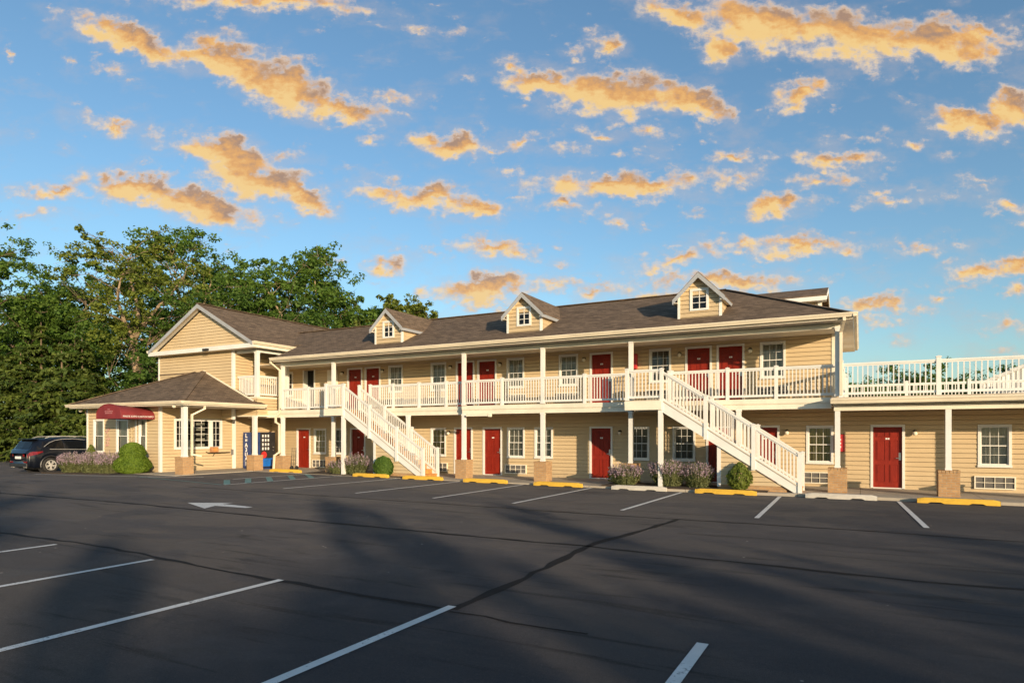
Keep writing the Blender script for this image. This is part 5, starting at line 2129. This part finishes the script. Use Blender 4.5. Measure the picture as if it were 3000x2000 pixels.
def deciduous(name, loc, H, spread, seed, leafm, barkm, label, fork=0.35, leaf=0.36, nleaf=12000, cl=1.2, lean=(0, 0), low=0.2, nc=90, group='trees beyond the motel', bare=False, gap=0.0):
    """trunk with forked limbs; boughs run from the limbs to leaf clumps spread through a lumpy crown"""
    rng = np.random.default_rng(seed)
    t = tag(empty(name, loc), label, 'tree', group)
    x, y, z = loc
    mb = MB()
    r0 = 0.020 * H
    pts, rad, d = limb(rng, (x, y, z - 0.2), (lean[0], lean[1], 1), H * fork, r0, r0 * 0.75, 6, 0.05)
    mb.tube(pts, rad, 9)
    nodes, nrad = [], []
    nl = 3 + int(rng.integers(0, 3))
    for i in range(nl):
        a = 2 * math.pi * (i + rng.random() * 0.7) / nl
        e = 0.25 + 0.40 * rng.random()
        dd = (math.cos(a) * e * spread / (H * 0.36), math.sin(a) * e * spread / (H * 0.36), 1.0)
        p2, r2, d2 = limb(rng, pts[-1], dd, H * (1 - fork) * (0.60 + 0.2 * rng.random()), r0 * 0.55, r0 * 0.12, 7, 0.15)
        mb.tube(p2, r2, 7)
        nodes += p2[1:]
        nrad += r2[1:]
    nodes += pts[3:]
    nrad += [r * 0.6 for r in rad[3:]]
    nodes, nrad = np.array(nodes), np.array(nrad)
    zc, zr = z + H * (low + 1) / 2, H * (1 - low) / 2
    cen = []
    ph = rng.random(4) * 6.28
    while len(cen) < nc:
        v = rng.normal(size=3)
        v /= np.linalg.norm(v)
        az = math.atan2(v[1], v[0])
        lump = 1 + 0.20 * math.sin(3 * az + ph[0] + 2 * v[2]) + 0.15 * math.sin(5 * az + ph[1] - 3 * v[2]) + 0.12 * math.sin(4 * v[2] + ph[2])
        rr = (0.35 + 0.65 * rng.random() ** 0.5) * lump
        wd = 1.0 if v[2] > -0.2 else 0.85
        q = np.array([x + v[0] * spread * rr * wd, y + v[1] * spread * rr * wd, zc + v[2] * zr * rr * 0.97])
        if q[2] < z + 1.0 or q[2] > z + H * 1.02:
            continue
        cen.append(q)
    A, B, ra, rb = [], [], [], []
    for q in cen:
        dist = np.linalg.norm(nodes - q, axis=1) + np.maximum(0, nodes[:, 2] - q[2]) * 1.5
        k = int(np.argmin(dist))
        p0 = nodes[k]
        mid = (p0 + q) / 2 + rng.normal(size=3) * 0.15 + np.array([0, 0, 0.12 * dist[k]])
        A += [p0, mid] + [(mid + q) / 2] * 3
        B += [mid, q] + [q + rng.normal(size=3) * cl * 0.55 for _ in range(3)]
        ra += [max(0.03, nrad[k] * 0.45), max(0.022, nrad[k] * 0.28)] + [0.018] * 3
        rb += [max(0.022, nrad[k] * 0.28), 0.014] + [0.008] * 3
    sticks(mb, np.array(A), np.array(B), np.array(ra), np.array(rb), rng)
    mb.build('trunk', barkm, t, smooth=True)
    if bare:
        return t
    per = nleaf / len(cen)
    cs, nn = [], []
    for p in cen:
        R_ = cl * (0.6 + 0.75 * rng.random())
        sub = p + rng.normal(size=(7, 3)) * np.array([R_, R_, R_ * 0.55]) * 0.60
        for q in sub:
            m_ = int(per / 7 * (0.5 + rng.random()))
            v = rng.normal(size=(m_, 3))
            v /= np.linalg.norm(v, axis=1, keepdims=True) + 1e-9
            c = q + v * (rng.random(m_) ** 0.5)[:, None] * np.array([1, 1, 0.62]) * R_ * 0.40
            cs.append(c)
            nn.append(v * 0.7 + np.array([0, 0, 0.6]))
    cs, nn = np.concatenate(cs), np.concatenate(nn)
    v, q = quads_from(cs, leaf, rng, nn, 0.55)
    v -= np.array(loc)
    raw_mesh('crown', v, q, leafm, t)
    return t


def conifer(name, loc, H, rad, seed, m, label, n_whorl=15, group='trees beyond the motel', leaf=0.34):
    rng = np.random.default_rng(seed)
    t = tag(empty(name, loc), label, 'tree', group)
    mb = MB()
    x, y, z = loc
    mb.tube([(x, y, z - 0.2), (x + 0.1, y, z + H * 0.5), (x, y, z + H)], [0.02 * H, 0.012 * H, 0.02], 7)
    cs, nn = [], []
    A, B, ra, rb = [], [], [], []
    for k in range(n_whorl):
        f = (k + rng.random()) / n_whorl
        zz = z + H * (0.05 + 0.95 * f)
        Rr = rad * (1 - f) ** 0.75 * (0.72 + 0.5 * rng.random()) + 0.15
        nb = 7 if f < 0.6 else 5
        for i in range(nb):
            a = 2 * math.pi * (i + rng.random()) / nb
            L = Rr * (0.7 + 0.45 * rng.random())
            tip = np.array([x + math.cos(a) * L, y + math.sin(a) * L, zz - L * 0.18 + 0.1 * L * rng.normal()])
            hub = np.array([x, y, zz])
            mid = (hub + tip) / 2 + np.array([0, 0, 0.08 * L])
            A += [hub, mid]
            B += [mid, tip]
            ra += [0.045, 0.03]
            rb += [0.03, 0.01]
            m_ = int(30 + 48 * L)
            s = rng.random(m_) ** 0.7
            w = (0.20 + 0.30 * s) * min(1.0, L / 1.5)
            side = np.array([-math.sin(a), math.cos(a), 0])
            c = np.array([x, y, zz]) + (tip - np.array([x, y, zz])) * s[:, None] + side * (rng.normal(size=m_) * w)[:, None]
            c[:, 2] += 0.10 * L * np.sin(s * 3.1) - np.abs(rng.normal(size=m_)) * 0.12 + 0.06
            cs.append(c)
            nn.append(np.tile(np.array([math.cos(a) * 0.45, math.sin(a) * 0.45, 0.9]), (m_, 1)))
    sticks(mb, np.array(A), np.array(B), np.array(ra), np.array(rb), rng, 3)
    mb.build('trunk', M['bark'], t)
    cs, nn = np.concatenate(cs), np.concatenate(nn)
    v, q = quads_from(cs, leaf, rng, nn, 0.45, 0.5)
    v -= np.array(loc)
    raw_mesh('crown', v, q, m, t)
    return t


def spot(px, d):
    """ground position from a bearing (photo column) and a distance along the view axis"""
    l = (px - 1500) / 1903 * d
    c_, s_ = math.cos(YAW), math.sin(YAW)
    return (c_ * l - s_ * d, s_ * l + c_ * d, -0.1)


def top_at(py, d):
    return EYE + (1272 - py) / 1903 * d


# the wood behind the office (px column, distance, top row in the photo, spread, kind ...)
TREES = [
    (70, 58, 665, 5.4, 'leaf', 'bark', 'tall broad crowned tree at the far left edge, dark limbs showing', 0.30),
    (-90, 66, 700, 5.5, 'leaf_dark', 'bark', 'dark tree half out of view at the left edge', 0.3),
    (230, 64, 720, 5.0, 'leaf', 'bark', 'leafy tree behind the forked pale trunk, left of the highest crown', 0.3),
    (405, 50, 640, 4.6, 'leaf_yellow', 'bark_pale', 'tallest airy tree with a pale forked trunk left of the gable', 0.52),
    (520, 60, 655, 5.0, 'leaf', 'bark_pale', 'tree with pale limbs rising behind the gable peak', 0.4),
    (640, 66, 690, 5.2, 'leaf', 'bark', 'round leafy tree behind the wing roof, right of the gable peak', 0.3),
    (760, 70, 690, 5.0, 'leaf', 'bark', 'leafy tree behind the wing ridge, second from the right of the wood', 0.3),
    (925, 68, 690, 5.8, 'leaf', 'bark_pale', 'spreading tree with dark gaps at the right end of the tall wood', 0.3),
    (1170, 80, 800, 4.6, 'leaf_yellow', 'bark', 'low sparse tree right of the tall wood behind the first dormer', 0.25),
    (1070, 84, 850, 4.8, 'leaf', 'bark', 'low rounded tree just left of the first dormer', 0.2),
    (700, 52, 860, 5.0, 'leaf_dark', 'bark', 'dense dark green understorey tree behind the middle of the wing roof', 0.15),
    (560, 50, 850, 4.2, 'leaf_dark', 'bark', 'dense dark understorey tree directly behind the gable', 0.15),
    (860, 56, 880, 4.4, 'leaf_dark', 'bark', 'dense dark understorey tree behind the right end of the wing ridge', 0.15),
    (330, 58, 930, 4.6, 'leaf_dark', 'bark', 'shaded understorey tree behind the forked pale trunk', 0.15),
    (150, 60, 860, 5.0, 'leaf_dark', 'bark', 'shaded understorey tree behind the conifers at left', 0.15),
]
for i, (px, d, py, sp, lm, bm, lab, fk) in enumerate(TREES):
    H = top_at(py, d) * 0.98
    airy = lm == 'leaf_yellow'
    deciduous('broadleaf_tree', spot(px, d), H, sp, 100 + i + (40 if i == 3 else 0), M[lm], M[bm], lab, fork=fk, leaf=0.27 * d / 58, nleaf=14000 if airy else 21000, cl=1.1 if airy else 1.55,
              low=0.45 if airy else 0.34 if bm == 'bark_pale' else 0.12 if lm == 'leaf_dark' else 0.22, nc=60 if airy else 62)
CON = [(60, 46, 1010, 3.2), (180, 43, 1000, 3.3), (250, 41, 1075, 2.1), (-40, 50, 960, 3.4), (120, 54, 940, 3.4), (240, 52, 985, 3.2)]
for i, (px, d, py, rd) in enumerate(CON):
    conifer('conifer_tree', spot(px, d), top_at(py, d), rd, 300 + i, M['needle'],
            ['yellow green conifer behind the tail of the car', 'broad yellow green conifer behind the roof of the car', 'yellow green conifer closest to the office roof',
             'tall conifer at the left edge of the view', 'dark conifer behind the two nearest ones at left', 'dark conifer rising just left of the forked pale trunk'][i])
# tree tops beyond the annex deck on the right
for i, (px, d, py, sp, lab) in enumerate([
        (2515, 66, 1100, 3.0, 'low round tree seen through the leftmost bays of the annex railing'), (2680, 70, 1050, 3.8, 'largest round tree seen through the annex railing'),
        (2790, 74, 1105, 3.0, 'small tree seen through the railing right of the annex corner post'), (2940, 64, 1068, 3.4, 'loose tree behind the corrugated roof at the right edge'),
        (2430, 72, 1095, 3.2, 'tree hidden mostly by the end of the upper walkway'), (2590, 76, 1135, 3.0, 'low tree just left of the largest tree beyond the annex railing'),
        (2865, 78, 1130, 3.4, 'low tree just left of the corrugated building beyond the annex railing')]):
    deciduous('broadleaf_tree', spot(px, d), top_at(py, d), sp, 500 + i, M['leaf'], M['bark'], lab, fork=0.25, leaf=0.25, nleaf=19000, cl=1.2, low=0.05, nc=110, group='trees beyond the annex')

# lawn strip left of the lot
rng = np.random.default_rng(9)
n = 9000
c = np.stack([rng.uniform(-64, -36, n), rng.uniform(23.2, 40, n), np.full(n, -0.02)], axis=1)
v, q = quads_from(c, 0.22, rng, np.tile(np.array([0.6, 0.2, 0.3]), (n, 1)), 0.5, 0.35)
tag(raw_mesh('grass', v, q, M['grass']), 'short green grass beside the parking lot at the left', 'grass', kind='stuff')


def lavender(name, x, y, w, d, h, seed, label, purple=0.75, ns=520, group='lavender clumps in the mulch beds'):
    rng = np.random.default_rng(seed)
    z = max(0.1, lot_z(x)) + 0.03
    t = tag(empty(name, (x, y, z)), label, 'shrub', group)
    a = rng.random(ns) * 2 * math.pi
    r = np.sqrt(rng.random(ns))
    bx, by = np.cos(a) * r * w * 0.30, np.sin(a) * r * d * 0.30
    lean = 0.35 + 0.65 * r
    L = h * (0.75 + 0.4 * rng.random(ns)) * (1.08 - 0.25 * r)
    tx, ty = bx + np.cos(a) * lean * w * 0.24 * (1 + 0.3 * rng.normal(size=ns)), by + np.sin(a) * lean * d * 0.24
    B = np.stack([bx, by, np.zeros(ns)], 1)
    T = np.stack([tx, ty, L], 1)
    ax = np.stack([-np.sin(a), np.cos(a), np.zeros(ns)], 1) + rng.normal(size=(ns, 3)) * 0.3
    ax /= np.linalg.norm(ax, axis=1, keepdims=True)
    wd = 0.006
    v = np.stack([B - ax * wd, B + ax * wd, T + ax * wd * 0.6, T - ax * wd * 0.6], 1).reshape(-1, 3)
    vs, qs = [v], [np.arange(ns * 4).reshape(ns, 4)]
    # leaves low on the stems
    m = ns * 9
    i = rng.integers(0, ns, m)
    f = rng.random(m) * 0.62
    c = B[i] + (T[i] - B[i]) * f[:, None] + rng.normal(size=(m, 3)) * 0.03
    v2, q2 = quads_from(c, 0.085, rng, None, 1, 0.3)
    vs.append(v2)
    qs.append(q2 + ns * 4)
    raw_mesh('foliage', np.concatenate(vs), np.concatenate(qs), M['sage'], t)
    # flower spikes
    keep = rng.random(ns) < purple
    Bi, Ti = B[keep], T[keep]
    m = len(Bi) * 9
    i = rng.integers(0, len(Bi), m)
    f = 0.66 + 0.36 * rng.random(m)
    c = Bi[i] + (Ti[i] - Bi[i]) * f[:, None] + rng.normal(size=(m, 3)) * 0.010
    v2, q2 = quads_from(c, 0.048, rng, None, 1, 0.6)
    raw_mesh('blossom', v2, q2, M['flower'], t)
    return t


lavender('lavender_bush', -32.1, 16.85, 1.5, 1.0, 0.82, 21, 'pale purple lavender clump nearest the car, in front of the office')
lavender('lavender_bush', -30.75, 17.0, 1.55, 1.0, 0.86, 22, 'purple lavender clump under the left narrow office window')
lavender('lavender_bush', -29.45, 17.05, 1.5, 1.0, 0.86, 23, 'deep purple lavender clump right beside the clipped shrub')
lavender('lavender_bush', -20.5, 21.85, 1.0, 0.8, 0.55, 24, 'small greyish lavender clump left of the first landing post', 0.35, 300)
lavender('lavender_bush', -19.6, 21.95, 1.5, 0.9, 0.80, 25, 'greyish green lavender clump in front of the closet corner under the left stairs', 0.4, 520)
lavender('lavender_bush', -7.25, 21.85, 1.15, 0.9, 0.66, 26, 'purple lavender clump left of the landing post of the right stairs', 0.5)
lavender('lavender_bush', -5.75, 21.9, 1.3, 0.9, 0.80, 27, 'tall purple lavender clump right of the landing post of the right stairs', 0.55)
lavender('lavender_bush', -4.75, 21.9, 1.05, 0.9, 0.74, 28, 'purple lavender clump in front of the half hidden door under the right stairs', 0.5)


def blob_shrub(name, x, y, prof, seed, m, label, n, leaf, group=None, ball=0.06, core=True):
    """shrub on a lathe outline: prof (radius, height)"""
    rng = np.random.default_rng(seed)
    z = max(0.1, lot_z(x)) + 0.02
    t = tag(empty(name, (x, y, z)), label, 'shrub', group)
    hs = np.array([p[1] for p in prof])
    rs = np.array([p[0] for p in prof])
    w = np.concatenate([[0], np.cumsum(np.hypot(np.diff(hs), np.diff(rs)) * (rs[1:] + rs[:-1] + 0.05))])
    u = rng.random(n) * w[-1]
    h = np.interp(u, w, hs)
    r = np.interp(u, w, rs)
    a = rng.random(n) * 2 * math.pi
    lump = 1 + ball * np.sin(a * 5 + h * 9) * np.cos(h * 11 + a * 3)
    rr = r * lump * (1 - 0.16 * rng.random(n) ** 2)
    c = np.stack([np.cos(a) * rr, np.sin(a) * rr, h], 1)
    nm = np.stack([np.cos(a), np.sin(a), np.full(n, 0.35)], 1)
    v, q = quads_from(c, leaf, rng, nm, 0.55, 0.55)
    raw_mesh('foliage', v, q, m, t)
    if core:
        mb = MB()
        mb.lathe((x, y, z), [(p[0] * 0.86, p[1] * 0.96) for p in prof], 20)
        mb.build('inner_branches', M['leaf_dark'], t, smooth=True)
    return t


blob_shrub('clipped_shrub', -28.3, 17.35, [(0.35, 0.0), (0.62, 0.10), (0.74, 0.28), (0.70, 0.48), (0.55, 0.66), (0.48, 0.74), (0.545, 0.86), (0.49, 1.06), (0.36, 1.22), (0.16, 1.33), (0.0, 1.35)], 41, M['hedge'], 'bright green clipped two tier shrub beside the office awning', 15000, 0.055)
blob_shrub('green_shrub', -17.55, 21.36, [(0.26, 0.0), (0.42, 0.18), (0.48, 0.4), (0.42, 0.6), (0.28, 0.76), (0.0, 0.84)], 42, M['leaf'], 'rounded green shrub under the left stairs', 4200, 0.075, ball=0.12).scale = (1, 0.6, 1)
blob_shrub('flowering_shrub', -3.35, 21.42, [(0.16, 0.05), (0.32, 0.22), (0.38, 0.42), (0.30, 0.60), (0.16, 0.76), (0.04, 0.86)], 43, M['leaf_yellow'], 'loose green shrub with pointed top under the right stairs', 1600, 0.10, ball=0.3, core=False).scale = (1, 0.7, 1)
blob_shrub('golden_shrub', -32.75, 18.05, [(0.20, 0.0), (0.30, 0.3), (0.28, 0.7), (0.16, 1.0), (0.04, 1.25)], 44, M['leaf_yellow'], 'slim yellow green shrub at the left corner of the office', 1500, 0.08, ball=0.2, core=False)
blob_shrub('green_shrub', -8.1, 22.9, [(0.05, 0.0), (0.16, 0.1), (0.16, 0.25), (0.05, 0.38)], 45, M['leaf_yellow'], 'tiny weed beside the middle door', 60, 0.09, ball=0.3, core=False)

# ------------------------------------------------------------------ metal building beyond the annex
def shed():
    x0, x1, y, z0, z1 = 4.55, 15.0, 33.4, 4.0, 8.9
    s = tag(empty('metal_building', (9, 36, 0)), 'white corrugated metal building with a sloping roof edge behind the annex deck', 'building')
    mb = MB()
    n = 64
    k = (z1 - z0) / (x1 - x0)
    P = []
    for i in range(n * 2 + 1):
        x = x0 + (x1 - x0) * i / (n * 2)
        P.append((x, y + (0.03 if i % 2 else 0), z0 + k * (x - x0)))
    for a, b_ in zip(P, P[1:]):
        mb.poly([(a[0], a[1], 0), (b_[0], b_[1], 0), b_, a])
    mb.prism([(x0, y + 0.05, 0), (x0 + 2.6, y + 9, 0), (x1 + 2.6, y + 9, 0), (x1, y + 0.05, 0)], (0, 0, z0))
    mb.build('wall', M['corrugated'], s)
    mb = MB()
    slab(mb, [(x0 - 0.15, y - 0.2, z0 + 0.05), (x1, y - 0.2, z1 + 0.12), (x1 + 2.6, y + 9, z1 + 0.12), (x0 + 2.45, y + 9, z0 + 0.05)], 0.14)
    for i in range(20):
        x = x0 - 0.1 + i * 0.52
        z = z0 + 0.07 + k * (x - x0)
        mb.box(x - 0.08, x + 0.08, y - 0.24, y + 0.1, z - 0.02, z + 0.07)
    mb.build('roof', M['corrugated'], s)


shed()

# ------------------------------------------------------------------ trees behind the viewer: their shadows lie on the lot
def sunward(a, b):
    """ground point: a metres towards the sun, b metres across, from below the camera"""
    h = Vector((SUN.x, SUN.y)).normalized()
    return (h.x * a - h.y * b, h.y * a + h.x * b, -0.1)


SHADE_LABEL = 'broad leafy tree behind the viewer whose shade lies over the near part of the lot'
SHADE = [  # distance, across, height, spread
    (38, -9.5, 8.2, 3.0), (36, -5.0, 8.0, 2.6), (37, -1.2, 8.6, 2.0), (41, 2.6, 10.4, 2.1), (41, 6.2, 9.7, 2.0), (37, 10, 6.3, 2.3), (38, 14, 6.1, 2.6), (40, 18, 6.4, 2.8), (38, 23, 6.2, 3.0)]


def shade_set(spots, first, label, kind, group):
    src = None
    for i, (a, b, H, sp) in enumerate(spots):
        if src is None:
            src = (first(sunward(a, b), H, sp, label, kind, group), H, sp)
            continue
        c_ = copy_tree(src[0])
        c_.location = sunward(a, b)
        c_.scale = (sp / src[2], sp / src[2], H / src[1])
        c_.rotation_euler = (0, 0, 1.3 + i * 2.1)


shade_set(SHADE, lambda p, H, sp, l, kd, gp: deciduous(kd, p, H, sp, 700, M['leaf'], M['bark'], l, fork=0.3, leaf=0.36, nleaf=15000, cl=0.85, low=0.10, nc=52, group=gp), SHADE_LABEL, 'broadleaf_tree', 'shade trees behind the viewer')
deciduous('broadleaf_tree', sunward(62, -6.5), 15.2, 3.2, 711, M['leaf'], M['bark'], 'tallest high crowned tree behind the viewer whose shade reaches towards the office', fork=0.4, leaf=0.38, nleaf=9000, cl=0.9, low=0.72, nc=30)
THIN_LABEL = 'slender sparse tree behind the viewer whose long thin shade streaks the lot'
shade_set([(39, 8.0, 8.4, 0.8), (41, 9.3, 9.0, 0.8), (42, 10.6, 9.2, 0.7), (44, 12.3, 9.9, 0.8), (43, 14.4, 9.6, 0.7), (42, 16.6, 9.2, 0.8)],
          lambda p, H, sp, l, kd, gp: deciduous(kd, p, H, sp, 800, M['leaf'], M['bark'], l, fork=0.5, leaf=0.24, nleaf=5000, cl=0.42, low=0.30, nc=30, group=gp), THIN_LABEL, 'slender_tree', 'slender trees behind the viewer')
print('scene done')
